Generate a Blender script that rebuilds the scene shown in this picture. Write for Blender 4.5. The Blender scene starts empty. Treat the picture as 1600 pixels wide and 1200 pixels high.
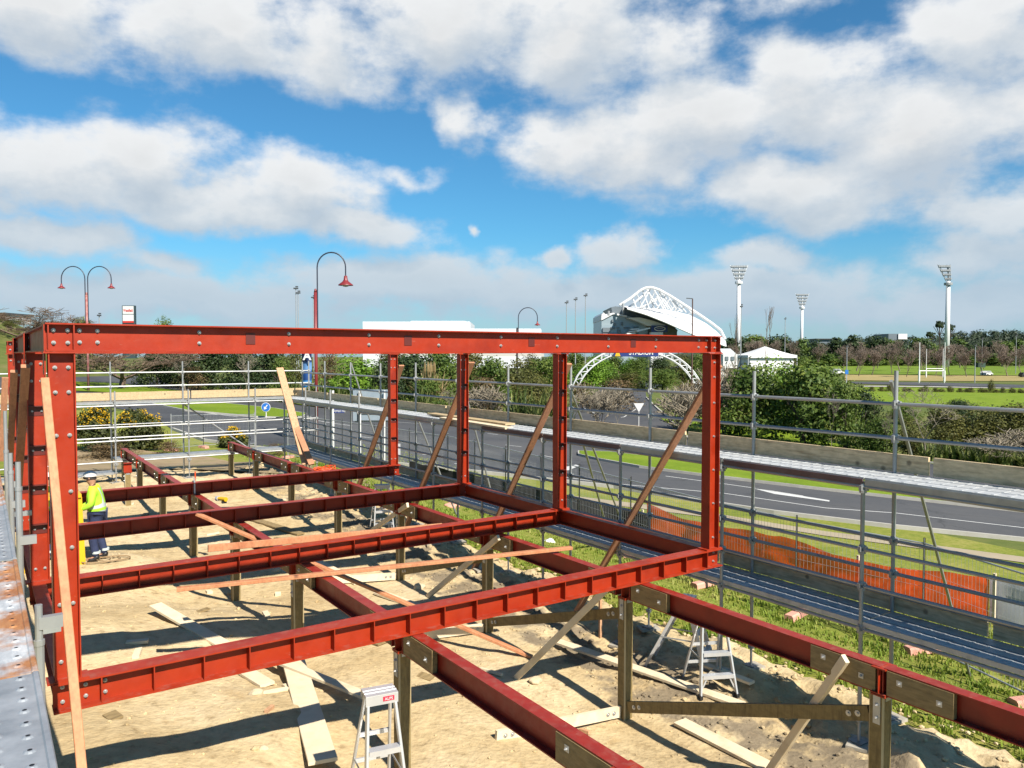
import bpy, bmesh, math, random
from mathutils import Vector, Matrix, Euler, noise
R=math.radians
scene=bpy.context.scene
COL=scene.collection
# ------------------------------------------------------------------ camera
F=1226.0; CX,CY=800.0,600.0
PIT=math.atan(45/F); YAW=math.atan(836/(F/math.cos(PIT)))
CAM=Vector((0,0,2.65))
fh=Vector((math.sin(YAW),math.cos(YAW),0)); rt=Vector((math.cos(YAW),-math.sin(YAW),0))
fw=fh*math.cos(PIT)-Vector((0,0,math.sin(PIT))); up=rt.cross(fw)
cd=bpy.data.cameras.new('camera'); cam=bpy.data.objects.new('camera',cd); COL.objects.link(cam)
cam.matrix_world=Matrix(((rt.x,up.x,-fw.x,CAM.x),(rt.y,up.y,-fw.y,CAM.y),(rt.z,up.z,-fw.z,CAM.z),(0,0,0,1)))
cd.sensor_width=36; cd.lens=F/1600*36; cd.clip_end=6000; cd.clip_start=0.05
scene.camera=cam
# surveying helpers: turn a measured sight line into a point on a plane of the place
def ray(x,y): return fw+rt*((x-CX)/F)-up*((y-CY)/F)
def onZ(x,y,z): d=ray(x,y); return CAM+d*((z-CAM.z)/d.z)
def onY(x,y,Y): d=ray(x,y); return CAM+d*((Y-CAM.y)/d.y)
def onX(x,y,X): d=ray(x,y); return CAM+d*((X-CAM.x)/d.x)
def atD(x,y,D): return CAM+ray(x,y)*D          # D = distance along the view axis
def onG(x,y):
    d=ray(x,y).normalized(); t=1.0; st=0.25; prev=0.0
    while t<1500:
        p=CAM+d*t
        if p.z<H(p.x,p.y):
            a,b=prev,t
            for _ in range(24):
                m=(a+b)/2; q=CAM+d*m
                if q.z<H(q.x,q.y): b=m
                else: a=m
            return CAM+d*b
        prev=t; t+=max(0.2,t*0.01)
    return CAM+d*1500
# ------------------------------------------------------------------ terrain
def sst(a,b,x):
    t=min(1,max(0,(x-a)/(b-a))); return t*t*(3-2*t)
def softmax_lin(x,k,w):   # x below k, flat above
    if x<k-w: return x
    if x>k+w: return k
    t=(x-(k-w))/(2*w); return (k-w)+2*w*(t-t*t/2)
CTRL=[(6.95,7.44,-2.13),(7.06,10.6,-1.97),(7.06,14,-1.87),(7.06,18,-1.68),(7.06,21,-1.55),(7.06,26.6,-1.4),
 (3.78,10.9,-1.8),(3.78,14.2,-1.71),(3.78,17.6,-1.62),(3.78,22,-1.45),(3.78,26.6,-1.25),(3.78,7.5,-1.85),(3.8,4,-1.95),
 (0.9,8.8,-1.3),(1.1,12.3,-1.15),(2.05,9.0,-1.5),(2.3,12.2,-1.35),(1.77,16.3,-1.15),(0.5,24,-1.2),(8.5,9.5,-2.18),(8.3,6,-2.15),
 (9.3,7.4,-1.9),(9.3,5.3,-1.92),(9.4,9.6,-1.95),(9.6,14,-1.95),(9.6,20,-1.75),(9.5,27,-1.5),(0.5,5,-1.35),(6.5,4.5,-2.1),(4.2,29.5,-1.35),(8,29.5,-1.45),(0,29,-1.2),(-3,12,-1.2),(-3,22,-1.2),(-3,3,-1.3)]
def SITE(x,y):
    sw=sz=0
    for cx,cy,cz in CTRL:
        d2=(x-cx)**2+(y-cy)**2+0.25
        w=1/(d2*d2)**0.8; sw+=w; sz+=w*cz
    return sz/sw
def PL(x,y):
    X=softmax_lin(x,44,8); X=-softmax_lin(-X,6,6)
    Y=softmax_lin(y,72,8); Y=-softmax_lin(-Y,40,8)
    return -1.94-0.0616*X+0.018*Y
def H0(x,y):
    d=math.hypot(x,y)
    z=PL(x,y)
    if x>52 and d>120: 
        t=sst(120,190,d)*sst(52,90,x); z=z*(1-t)+(-4.45)*t
    z+=sst(230,430,d)*2.6
    # green bank rising on the left behind the roads
    z+=17.0*math.exp(-(((x+20)/32)**2+((y-160)/42)**2))
    z+=1.6*math.exp(-(((x-62)/26)**2+((y-92)/16)**2))
    return z
def H(x,y):
    z=H0(x,y)
    if -8<x<13 and -2<y<34:
        w=sst(-8,-4,x)*(1-sst(10.0,12.8,x))*sst(-2,2,y)*(1-sst(29.5,34,y))
        z=z*(1-w)+SITE(x,y)*w
    return z
# ------------------------------------------------------------------ materials
MATS={}; ALB=0.70
def newmat(name):
    m=bpy.data.materials.new(name); m.use_nodes=True; nt=m.node_tree
    return m,nt,nt.nodes['Principled BSDF']
def N(nt,typ,**kw):
    n=nt.nodes.new(typ)
    for k,v in kw.items():
        if k in n.inputs.keys(): n.inputs[k].default_value=v
        else: setattr(n,k,v)
    return n
def ramp(nt,stops,fac=None):
    r=nt.nodes.new('ShaderNodeValToRGB'); e=r.color_ramp.elements
    while len(e)>1: e.remove(e[-1])
    for i,(p,c) in enumerate(stops):
        el_=e[0] if i==0 else e.new(p)
        el_.position=p; el_.color=(c[0],c[1],c[2],1) if not isinstance(c,(int,float)) else (c,c,c,1)
    if fac is not None: nt.links.new(fac,r.inputs[0])
    return r
def mat(name,c1,c2=None,scale=4,rough=0.7,metal=0.0,bump=0.0,bscale=None,c3=None,stretch=None,coord='Object',lo=0.3,hi=0.7,spec=0.5,detail=6,trans=0.0):
    if name in MATS: return MATS[name]
    c1=tuple(v*ALB for v in c1); c2=tuple(v*ALB for v in c2) if c2 else None; c3=tuple(v*ALB for v in c3) if c3 else None
    m,nt,b=newmat(name); L=nt.links.new
    tc=N(nt,'ShaderNodeTexCoord'); src=tc.outputs[coord]
    if stretch:
        mp=N(nt,'ShaderNodeMapping'); mp.inputs['Scale'].default_value=stretch; L(src,mp.inputs[0]); src=mp.outputs[0]
    n1=N(nt,'ShaderNodeTexNoise',Scale=scale,Detail=detail,Roughness=0.6); L(src,n1.inputs['Vector'])
    if c2 is None: c2=tuple(v*0.8 for v in c1)
    knots=any(k in name for k in ('timber','lvl','board','post'))
    st=[(lo,c1),(hi,c2)]
    if c3: st=[(lo,c1),((lo+hi)/2,c2),(hi,c3)]
    r=ramp(nt,st,n1.outputs['Fac']); L(r.outputs[0],b.inputs['Base Color'])
    if knots:
        vo=N(nt,'ShaderNodeTexVoronoi',Scale=2.6,Randomness=1.0); L(tc.outputs['Object'],vo.inputs['Vector']); kr=ramp(nt,[(.05,.35),(.11,1.0)],vo.outputs['Distance'])
        gr=N(nt,'ShaderNodeTexNoise',Scale=38,Detail=4,Roughness=.6); mg=N(nt,'ShaderNodeMapping'); mg.inputs['Scale'].default_value=(1,.22,.6); L(tc.outputs['Object'],mg.inputs[0]); L(mg.outputs[0],gr.inputs['Vector']); g2=ramp(nt,[(.35,.78),(.6,1.06)],gr.outputs['Fac'])
        k1=N(nt,'ShaderNodeMix',data_type='RGBA',blend_type='MULTIPLY'); k1.inputs[0].default_value=.9; L(r.outputs[0],k1.inputs[6]); L(kr.outputs[0],k1.inputs[7])
        k2=N(nt,'ShaderNodeMix',data_type='RGBA',blend_type='MULTIPLY'); k2.inputs[0].default_value=.9; L(k1.outputs[2],k2.inputs[6]); L(g2.outputs[0],k2.inputs[7]); L(k2.outputs[2],b.inputs['Base Color'])
    b.inputs['Roughness'].default_value=rough; b.inputs['Metallic'].default_value=metal
    b.inputs['Specular IOR Level'].default_value=spec
    if bump:
        n2=N(nt,'ShaderNodeTexNoise',Scale=bscale or scale*6,Detail=8,Roughness=0.65); L(src,n2.inputs['Vector'])
        bp=N(nt,'ShaderNodeBump',Strength=bump,Distance=0.02); L(n2.outputs['Fac'],bp.inputs['Height']); L(bp.outputs[0],b.inputs['Normal'])
    if trans:
        b.inputs['Transmission Weight'].default_value=trans
    MATS[name]=m; return m
def leafmat(name,c1,c2,c3=None,scale=0.6,trl=0.35):
    if name in MATS: return MATS[name]
    m,nt,b=newmat(name); L=nt.links.new
    tc=N(nt,'ShaderNodeTexCoord'); n1=N(nt,'ShaderNodeTexNoise',Scale=scale*4,Detail=4); L(tc.outputs['Object'],n1.inputs['Vector'])
    at=N(nt,'ShaderNodeAttribute',attribute_name='shade')
    ad=N(nt,'ShaderNodeMath',operation='ADD'); mu=N(nt,'ShaderNodeMath',operation='MULTIPLY'); mu.inputs[1].default_value=0.6
    L(n1.outputs['Fac'],mu.inputs[0]); L(mu.outputs[0],ad.inputs[0])
    m2=N(nt,'ShaderNodeMath',operation='MULTIPLY'); m2.inputs[1].default_value=0.4; L(at.outputs['Fac'],m2.inputs[0]); L(m2.outputs[0],ad.inputs[1])
    r=ramp(nt,[(0.3,c1),(0.55,c2),(0.75,c3 or c2)],ad.outputs[0]); L(r.outputs[0],b.inputs['Base Color'])
    b.inputs['Roughness'].default_value=0.6; b.inputs['Specular IOR Level'].default_value=0.3
    tr=N(nt,'ShaderNodeBsdfTranslucent'); L(r.outputs[0],tr.inputs[0])
    mx=N(nt,'ShaderNodeMixShader'); mx.inputs[0].default_value=trl; L(b.outputs[0],mx.inputs[1]); L(tr.outputs[0],mx.inputs[2])
    L(mx.outputs[0],nt.nodes['Material Output'].inputs[0])
    MATS[name]=m; return m
# ------------------------------------------------------------------ mesh builder
class MB:
    def __init__(s): s.v=[]; s.f=[]; s.mi=[]; s.sh=[]; s.smooth=False; s.cur=0
    def add(s,vs,fs,sh=None):
        o=len(s.v); s.v+=[tuple(v) for v in vs]
        for f in fs: s.f.append(tuple(i+o for i in f)); s.mi.append(s.cur); s.sh.append(sh if sh is not None else 0.5)
    def box(s,c,size,M=None):
        hx,hy,hz=size[0]/2,size[1]/2,size[2]/2; vs=[]
        for x in(-hx,hx):
            for y in(-hy,hy):
                for z in(-hz,hz):
                    p=Vector((x,y,z)); p=(M@p if M else p)+Vector(c); vs.append(p)
        s.add(vs,[(0,1,3,2),(4,6,7,5),(0,4,5,1),(2,3,7,6),(0,2,6,4),(1,5,7,3)]); return s
    def bar(s,p0,p1,w,h,upv=(0,0,1),bev=0.0):   # box along p0-p1, width w across, height h along upv
        p0=Vector(p0);p1=Vector(p1); d=p1-p0; L=d.length; d.normalize(); u=Vector(upv); 
        if abs(u.dot(d))>0.98: u=Vector((0,1,0))
        sd=d.cross(u).normalized(); u=sd.cross(d)
        if bev:
            a,b=w/2,h/2; pr=[(-a+bev,-b),(a-bev,-b),(a,-b+bev),(a,b-bev),(a-bev,b),(-a+bev,b),(-a,b-bev),(-a,-b+bev)]
            return s.prof(pr,p0,p1,upv)
        M=Matrix((sd,d,u)).transposed(); return s.box((p0+p1)/2,(w,L,h),M)
    def prof(s,pts,p0,p1,upv=(0,0,1)):   # extrude closed 2D profile (side,up) along p0-p1
        p0=Vector(p0);p1=Vector(p1); d=(p1-p0).normalized(); u=Vector(upv)
        if abs(u.dot(d))>0.98: u=Vector((0,1,0))
        sd=d.cross(u).normalized(); u=sd.cross(d); n=len(pts)
        vs=[p0+sd*a+u*b for a,b in pts]+[p1+sd*a+u*b for a,b in pts]
        fs=[(i,(i+1)%n,n+(i+1)%n,n+i) for i in range(n)]+[tuple(range(n-1,-1,-1)),tuple(range(n,2*n))]
        s.add(vs,fs); return s
    def ibeam(s,p0,p1,h,b,tf=0.011,tw=0.007,upv=(0,0,1)):
        a=b/2;k=h/2;t=tw/2
        return s.prof([(-a,-k),(a,-k),(a,-k+tf),(t,-k+tf),(t,k-tf),(a,k-tf),(a,k),(-a,k),(-a,k-tf),(-t,k-tf),(-t,-k+tf),(-a,-k+tf)],p0,p1,upv)
    def tube(s,p0,p1,r,n=8,r1=None,cap=True):
        p0=Vector(p0);p1=Vector(p1); d=(p1-p0).normalized(); u=Vector((0,0,1)) if abs(d.z)<0.9 else Vector((1,0,0))
        a=d.cross(u).normalized(); b=d.cross(a); r1=r if r1 is None else r1
        vs=[p0+(a*math.cos(2*math.pi*i/n)+b*math.sin(2*math.pi*i/n))*r for i in range(n)]+[p1+(a*math.cos(2*math.pi*i/n)+b*math.sin(2*math.pi*i/n))*r1 for i in range(n)]
        fs=[(i,n+i,n+(i+1)%n,(i+1)%n) for i in range(n)]
        if cap: fs+=[tuple(range(n)),tuple(range(2*n-1,n-1,-1))]
        s.add(vs,fs); return s
    def path(s,pts,r,n=6,rs=None):
        for i in range(len(pts)-1): s.tube(pts[i],pts[i+1],rs[i] if rs else r,n,rs[i+1] if rs else r,cap=False)
        return s
    def lathe(s,c,prof,n=12,axis=None):
        c=Vector(c); vs=[];k=len(prof)
        for r,z in prof:
            for i in range(n): vs.append(c+Vector((r*math.cos(2*math.pi*i/n),r*math.sin(2*math.pi*i/n),z)))
        fs=[(j*n+i,j*n+(i+1)%n,(j+1)*n+(i+1)%n,(j+1)*n+i) for j in range(k-1) for i in range(n)]
        s.add(vs,fs); return s
    def quad(s,a,b,c,d,sh=None): s.add([a,b,c,d],[(0,1,2,3)],sh); return s
    def build(s,name,m,parent=None,smooth=None,loc=None):
        me=bpy.data.meshes.new(name); me.from_pydata(s.v,[],s.f)
        for mm in (m if isinstance(m,(list,tuple)) else [m]): me.materials.append(mm)
        if any(s.mi): me.polygons.foreach_set('material_index',s.mi)
        if smooth or s.smooth: me.polygons.foreach_set('use_smooth',[len(f)<5 for f in s.f])
        return link(name,me,parent,loc)
    def leafattr(s,o):
        a=o.data.attributes.new('shade','FLOAT','FACE'); a.data.foreach_set('value',s.sh)
        return o
def link(name,me,parent=None,loc=None):
    o=bpy.data.objects.new(name,me); COL.objects.link(o)
    if parent is not None:
        o.parent=parent; o.matrix_parent_inverse=Matrix.Translation(-parent.location) if loc is None else Matrix.Identity(4)
        if loc is not None: o.location=loc
    elif loc is not None: o.location=loc
    return o
def tag(o,label=None,cat=None,group=None,kind=None):
    if label: o['label']=label
    if cat: o['category']=cat
    if group: o['group']=group
    if kind: o['kind']=kind
    return o
def empty(name,loc,label,cat,group=None):
    o=bpy.data.objects.new(name,None); COL.objects.link(o); o.location=loc; o.empty_display_size=0.2
    return tag(o,label,cat,group)
def part_copy(src,parent,delta=(0,0,0),name=None):   # copy of a part, shifted in the world
    c=src.copy(); COL.objects.link(c)
    if name: c.name=name
    c.parent=parent; c.matrix_parent_inverse=Matrix.Translation(Vector(delta)-parent.location)
    return c
def copy_tree(o,loc=None,parent=None):
    c=o.copy(); COL.objects.link(c)
    if parent is not None: c.parent=parent
    if loc is not None: c.location=loc
    for ch in o.children: copy_tree(ch,None,c)
    return c
def rebase(o):   # meshes built in world space for a root at loc: handled by matrix_parent_inverse
    return o
# ------------------------------------------------------------------ common materials
RED0=mat('red_spare',(0.36,0.027,0.006),(0.42,0.034,0.007),scale=3,rough=0.42,bump=0.05,bscale=60,c3=(0.32,0.024,0.006),spec=0.35)
def redmat(name,a,b_,c,rough):
    m,nt,b=newmat(name); L=nt.links.new; MATS[name]=m
    tc=N(nt,'ShaderNodeTexCoord'); n1=N(nt,'ShaderNodeTexNoise',Scale=2.5,Detail=6); L(tc.outputs['Object'],n1.inputs['Vector'])
    r=ramp(nt,[(.3,a),(.5,b_),(.7,c)],n1.outputs['Fac'])
    mp=N(nt,'ShaderNodeMapping'); mp.inputs['Scale'].default_value=(3,3,14); L(tc.outputs['Object'],mp.inputs[0])
    n2=N(nt,'ShaderNodeTexNoise',Scale=2.3,Detail=10,Roughness=.72); L(mp.outputs[0],n2.inputs['Vector']); sc=ramp(nt,[(.64,0.0),(.69,1.0)],n2.outputs['Fac'])
    n3=N(nt,'ShaderNodeTexNoise',Scale=9,Detail=8,Roughness=.7); L(tc.outputs['Object'],n3.inputs['Vector'])
    ge=N(nt,'ShaderNodeNewGeometry'); sx=N(nt,'ShaderNodeSeparateXYZ'); L(ge.outputs['Normal'],sx.inputs[0]); du=ramp(nt,[(.48,0.0),(.68,.45)],n3.outputs['Fac'])
    up_=N(nt,'ShaderNodeMath',operation='MULTIPLY'); up_.use_clamp=True; L(sx.outputs[2],up_.inputs[0]); L(du.outputs[0],up_.inputs[1])
    mx=N(nt,'ShaderNodeMix',data_type='RGBA'); f1=N(nt,'ShaderNodeMath',operation='MULTIPLY'); f1.inputs[1].default_value=.5; L(sc.outputs[0],f1.inputs[0]); L(f1.outputs[0],mx.inputs[0]); L(r.outputs[0],mx.inputs[6]); mx.inputs[7].default_value=(.30,.11,.075,1)
    m2=N(nt,'ShaderNodeMix',data_type='RGBA'); L(up_.outputs[0],m2.inputs[0]); L(mx.outputs[2],m2.inputs[6]); m2.inputs[7].default_value=(.25,.11,.085,1)
    L(m2.outputs[2],b.inputs['Base Color']); rr=ramp(nt,[(.3,rough-.08),(.7,rough+.18)],n3.outputs['Fac']); L(rr.outputs[0],b.inputs['Roughness']); b.inputs['Specular IOR Level'].default_value=.35
    bp=N(nt,'ShaderNodeBump',Strength=.06,Distance=.01); L(n3.outputs['Fac'],bp.inputs['Height']); L(bp.outputs[0],b.inputs['Normal']); return m
RED=redmat('red_oxide_primer',(.225,.016,.003),(.265,.0215,.004),(.19,.0135,.003),.42)
RED2=redmat('red_oxide_bearer',(.19,.0135,.007),(.225,.0165,.008),(.16,.0115,.007),.38)
RED2_=mat('red_spare_two',(0.36,0.026,0.017),(0.43,0.032,0.02),scale=5,rough=0.4,bump=0.08,bscale=40,c3=(0.30,0.022,0.016),spec=0.5)
GALV=mat('galvanised_steel',(0.42,0.44,0.45),(0.56,0.58,0.59),scale=6,rough=0.42,metal=0.55,bump=0.05)
TUBE=mat('scaffold_tube',(0.36,0.37,0.37),(0.48,0.49,0.49),scale=3,rough=0.5,metal=0.5,stretch=(1,1,1))
BOLT=mat('zinc_bolt',(0.62,0.62,0.6),(0.5,0.5,0.5),scale=20,rough=0.4,metal=0.6)
PINE=mat('pine_timber',(0.54,0.28,0.14),(0.62,0.36,0.20),scale=2.2,rough=0.75,bump=0.1,stretch=(6,6,6),c3=(0.50,0.26,0.13))
PINE2=mat('pale_wood',(0.74,0.60,0.40),(0.82,0.69,0.48),scale=3,rough=0.8,bump=0.1,c3=(0.66,0.52,0.33))
RAWT=mat('brown_timber',(0.42,0.19,0.095),(0.52,0.25,0.13),scale=4,rough=0.8,bump=0.1)
TREAT=mat('treated_timber',(0.19,0.135,0.045),(0.28,0.20,0.075),scale=2.5,rough=0.8,bump=0.15,bscale=30,stretch=(8,8,1.2),c3=(0.145,0.10,0.035))
TREATH=mat('treated_timber_packer',(0.25,0.17,0.07),(0.33,0.235,0.105),scale=2.5,rough=0.8,bump=0.15,bscale=30,stretch=(8,1.2,8),c3=(0.20,0.135,0.055))
PLANKG=mat('weathered_board',(0.70,0.52,0.30),(0.86,0.66,0.40),scale=2,rough=0.9,bump=0.2,stretch=(6,0.8,10),c3=(0.50,0.36,0.20))
NEWBOARD=mat('new_board',(0.50,0.36,0.19),(0.58,0.44,0.25),scale=2,rough=0.8,bump=0.1,stretch=(0.8,6,8))
ALU=mat('aluminium',(0.68,0.69,0.70),(0.78,0.79,0.80),scale=8,rough=0.35,metal=0.5)
WHITE=mat('white_paint',(0.80,0.80,0.79),(0.74,0.74,0.73),scale=2,rough=0.5)
BLACK=mat('black_plastic',(0.012,0.012,0.013),(0.02,0.02,0.02),rough=0.5)
CONC=mat('concrete',(0.42,0.40,0.35),(0.50,0.48,0.43),scale=3,rough=0.9,bump=0.2)
DKGREY=mat('dark_grey_paint',(0.06,0.065,0.07),(0.08,0.085,0.09),rough=0.5)
MAROON=mat('maroon_paint',(0.20,0.02,0.025),(0.25,0.03,0.03),rough=0.4)
BLUE=mat('blue_paint',(0.02,0.16,0.55),(0.03,0.19,0.6),rough=0.4)
NAVY=mat('navy_paint',(0.012,0.03,0.17),(0.016,0.04,0.2),rough=0.5)
YELLOW=mat('yellow_paint',(0.80,0.48,0.01),(0.72,0.42,0.01),rough=0.45)
ORANGE=mat('orange_plastic',(0.85,0.10,0.015),(0.75,0.08,0.012),rough=0.5)
# ------------------------------------------------------------------ sky, sun
SUN_EL=R(43.0); SUN_AZ=math.pi-R(1.5)    # azimuth measured from +Y towards +X : behind the camera, slightly right
sd=Vector((math.cos(SUN_EL)*math.sin(SUN_AZ),math.cos(SUN_EL)*math.cos(SUN_AZ),math.sin(SUN_EL)))
sl=bpy.data.lights.new('sun','SUN'); so=bpy.data.objects.new('sun',sl); COL.objects.link(so)
sl.energy=5.0; sl.angle=R(0.53); sl.color=(1.0,0.93,0.82)
so.rotation_euler=sd.to_track_quat('Z','Y').to_euler(); so.location=sd*60
w=bpy.data.worlds.new('World'); scene.world=w; w.use_nodes=True; nt=w.node_tree; L=nt.links.new
for n in list(nt.nodes): nt.nodes.remove(n)
out=N(nt,'ShaderNodeOutputWorld'); bg=N(nt,'ShaderNodeBackground'); L(bg.outputs[0],out.inputs[0])
sky=N(nt,'ShaderNodeTexSky'); sky.sky_type='NISHITA'; sky.sun_disc=False
sky.sun_elevation=SUN_EL; sky.sun_rotation=SUN_AZ; sky.ozone_density=2.5; sky.air_density=1.0; sky.dust_density=0.4
def azel(px,py):
    d=ray(px,py).normalized(); return math.degrees(math.atan2(d.x,d.y)), math.degrees(math.asin(d.z))
BLOBS=[(60,10,260,75,1),(330,35,230,95,1),(520,85,170,75,1),(690,40,240,105,1),(880,60,230,125,1),(1010,80,150,80,.9),
 (930,215,210,85,1),(1080,190,210,110,1),(1260,160,210,110,1),(1430,210,230,130,1.1),(1250,285,230,80,1),(1010,240,260,80,1),(1560,330,170,60,.9),(1330,330,180,55,.9),
 (1540,60,170,95,1),(1590,170,120,100,.9),(1250,-10,120,40,.6),(1270,110,160,60,.8),(740,190,70,50,.6),
 (60,260,190,85,1),(220,245,160,85,1),(300,300,260,70,1),(480,300,190,62,1),(560,355,170,48,1),(350,335,300,45,1),(640,268,90,28,.55),
 (60,372,200,45,1),(250,410,130,26,.7),(960,385,100,38,1),(870,396,45,20,.8),(1190,395,160,42,.9),(1540,392,140,48,1),(738,360,28,18,.7),
 (250,462,520,52,1),(650,448,380,62,1.05),(900,455,380,62,1.05),(1130,460,380,62,1),(1450,480,420,48,.9),(560,425,90,30,.8),(-330,250,200,90,.9),(1900,120,200,150,.9)]
g=bpy.data.node_groups.new('CloudDensity','ShaderNodeTree')
g.interface.new_socket('Vec',in_out='INPUT',socket_type='NodeSocketVector'); g.interface.new_socket('Den',in_out='OUTPUT',socket_type='NodeSocketFloat')
gi=g.nodes.new('NodeGroupInput'); go=g.nodes.new('NodeGroupOutput'); GL=g.links.new
# warp by noise, then union of soft ellipses placed by azimuth/elevation
n1=N(g,'ShaderNodeTexNoise',Scale=0.16,Detail=5,Roughness=0.55); GL(gi.outputs[0],n1.inputs['Vector'])
sb=N(g,'ShaderNodeVectorMath',operation='SUBTRACT'); GL(n1.outputs['Color'],sb.inputs[0]); sb.inputs[1].default_value=(.5,.5,.5)
sc=N(g,'ShaderNodeVectorMath',operation='MULTIPLY'); GL(sb.outputs[0],sc.inputs[0]); sc.inputs[1].default_value=(9,4.5,0)
ad=N(g,'ShaderNodeVectorMath',operation='ADD'); GL(gi.outputs[0],ad.inputs[0]); GL(sc.outputs[0],ad.inputs[1])
acc=None
for (bx,by,brx,bry,wt) in BLOBS:
    a,e=azel(bx,by); 
    rx=brx/1226*57.3*0.85; ry=bry/1226*57.3
    mp=N(g,'ShaderNodeVectorMath',operation='MULTIPLY_ADD'); GL(ad.outputs[0],mp.inputs[0]); mp.inputs[1].default_value=(1/rx,1/ry,0); mp.inputs[2].default_value=(-a/rx,-e/ry,0)
    ln=N(g,'ShaderNodeVectorMath',operation='LENGTH'); GL(mp.outputs[0],ln.inputs[0])
    m1=N(g,'ShaderNodeMath',operation='MULTIPLY_ADD'); GL(ln.outputs['Value'],m1.inputs[0]); m1.inputs[1].default_value=-wt; m1.inputs[2].default_value=wt
    if acc is None: acc=m1.outputs[0]
    else:
        mm=N(g,'ShaderNodeMath',operation='SMOOTH_MAX'); mm.inputs[2].default_value=0.25; GL(acc,mm.inputs[0]); GL(m1.outputs[0],mm.inputs[1]); acc=mm.outputs[0]
mpn=N(g,'ShaderNodeMapping'); mpn.inputs['Scale'].default_value=(0.12,0.2,1); GL(gi.outputs[0],mpn.inputs[0])
n2=N(g,'ShaderNodeTexNoise',Scale=1.6,Detail=9,Roughness=0.60); GL(mpn.outputs[0],n2.inputs['Vector'])
m2=N(g,'ShaderNodeMath',operation='MULTIPLY_ADD'); GL(n2.outputs['Fac'],m2.inputs[0]); m2.inputs[1].default_value=1.25; m2.inputs[2].default_value=-0.66
m3=N(g,'ShaderNodeMath',operation='ADD'); GL(acc,m3.inputs[0]); GL(m2.outputs[0],m3.inputs[1]); GL(m3.outputs[0],go.inputs[0])
tc=N(nt,'ShaderNodeTexCoord'); sx=N(nt,'ShaderNodeSeparateXYZ'); L(tc.outputs['Generated'],sx.inputs[0])
at=N(nt,'ShaderNodeMath',operation='ARCTAN2'); L(sx.outputs[0],at.inputs[0]); L(sx.outputs[1],at.inputs[1])
az=N(nt,'ShaderNodeMath',operation='MULTIPLY'); L(at.outputs[0],az.inputs[0]); az.inputs[1].default_value=57.29578
asn=N(nt,'ShaderNodeMath',operation='ARCSINE'); L(sx.outputs[2],asn.inputs[0])
el=N(nt,'ShaderNodeMath',operation='MULTIPLY'); L(asn.outputs[0],el.inputs[0]); el.inputs[1].default_value=57.29578
cv=N(nt,'ShaderNodeCombineXYZ'); L(az.outputs[0],cv.inputs[0]); L(el.outputs[0],cv.inputs[1])
def dens(off):
    v=cv.outputs[0]
    if off:
        a=N(nt,'ShaderNodeVectorMath',operation='ADD'); L(v,a.inputs[0]); a.inputs[1].default_value=off; v=a.outputs[0]
    gn=nt.nodes.new('ShaderNodeGroup'); gn.node_tree=g; L(v,gn.inputs[0]); return gn.outputs[0]
D0=dens(None); D1=dens((-0.6,2.2,0))
mask=N(nt,'ShaderNodeMapRange',interpolation_type='SMOOTHSTEP'); L(D0,mask.inputs[0]); mask.inputs[1].default_value=-0.01; mask.inputs[2].default_value=0.58
df=N(nt,'ShaderNodeMath',operation='SUBTRACT'); L(D0,df.inputs[0]); L(D1,df.inputs[1])
shd=N(nt,'ShaderNodeMapRange'); L(df.outputs[0],shd.inputs[0]); shd.inputs[1].default_value=-0.35; shd.inputs[2].default_value=0.40
thick=N(nt,'ShaderNodeMapRange'); L(D0,thick.inputs[0]); thick.inputs[1].default_value=0.35; thick.inputs[2].default_value=1.3; thick.inputs[3].default_value=1.0; thick.inputs[4].default_value=0.72
ccol=ramp(nt,[(0.0,(0.56,0.645,0.74)),(0.5,(0.71,0.77,0.83)),(1.0,(0.92,0.94,0.955))],shd.outputs[0])
cm=N(nt,'ShaderNodeMix',data_type='RGBA',blend_type='MULTIPLY'); cm.inputs[0].default_value=0.6; L(ccol.outputs[0],cm.inputs[6]); L(thick.outputs[0],cm.inputs[7])
# sky radiance: nishita x strength, deepened in the blue
skm=N(nt,'ShaderNodeMix',data_type='RGBA',blend_type='MULTIPLY'); skm.inputs[0].default_value=1; L(sky.outputs[0],skm.inputs[6]); skm.inputs[7].default_value=(0.049,0.108,0.132,1)
# thin whitish veil close to the horizon
hz=N(nt,'ShaderNodeMapRange',interpolation_type='SMOOTHSTEP'); L(el.outputs[0],hz.inputs[0]); hz.inputs[1].default_value=9.0; hz.inputs[2].default_value=-1.0; hz.inputs[3].default_value=0; hz.inputs[4].default_value=0.75
hm=N(nt,'ShaderNodeMix',data_type='RGBA'); L(hz.outputs[0],hm.inputs[0]); L(skm.outputs[2],hm.inputs[6]); hm.inputs[7].default_value=(0.45,0.565,0.68,1)
hz2=N(nt,'ShaderNodeMapRange',interpolation_type='SMOOTHSTEP'); L(el.outputs[0],hz2.inputs[0]); hz2.inputs[1].default_value=14; hz2.inputs[2].default_value=2.5; hz2.inputs[3].default_value=0; hz2.inputs[4].default_value=0.80
cm2=N(nt,'ShaderNodeMix',data_type='RGBA'); L(hz2.outputs[0],cm2.inputs[0]); L(cm.outputs[2],cm2.inputs[6]); cm2.inputs[7].default_value=(0.45,0.595,0.72,1)
fin=N(nt,'ShaderNodeMix',data_type='RGBA'); L(mask.outputs[0],fin.inputs[0]); L(hm.outputs[2],fin.inputs[6]); L(cm2.outputs[2],fin.inputs[7])
L(fin.outputs[2],bg.inputs[0]); bg.inputs[1].default_value=0.47
w.cycles.sampling_method='MANUAL'; w.cycles.sample_map_resolution=512
scene.view_settings.view_transform='Standard'; scene.view_settings.look='None'; scene.view_settings.exposure=1.05; scene.view_settings.gamma=1
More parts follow.
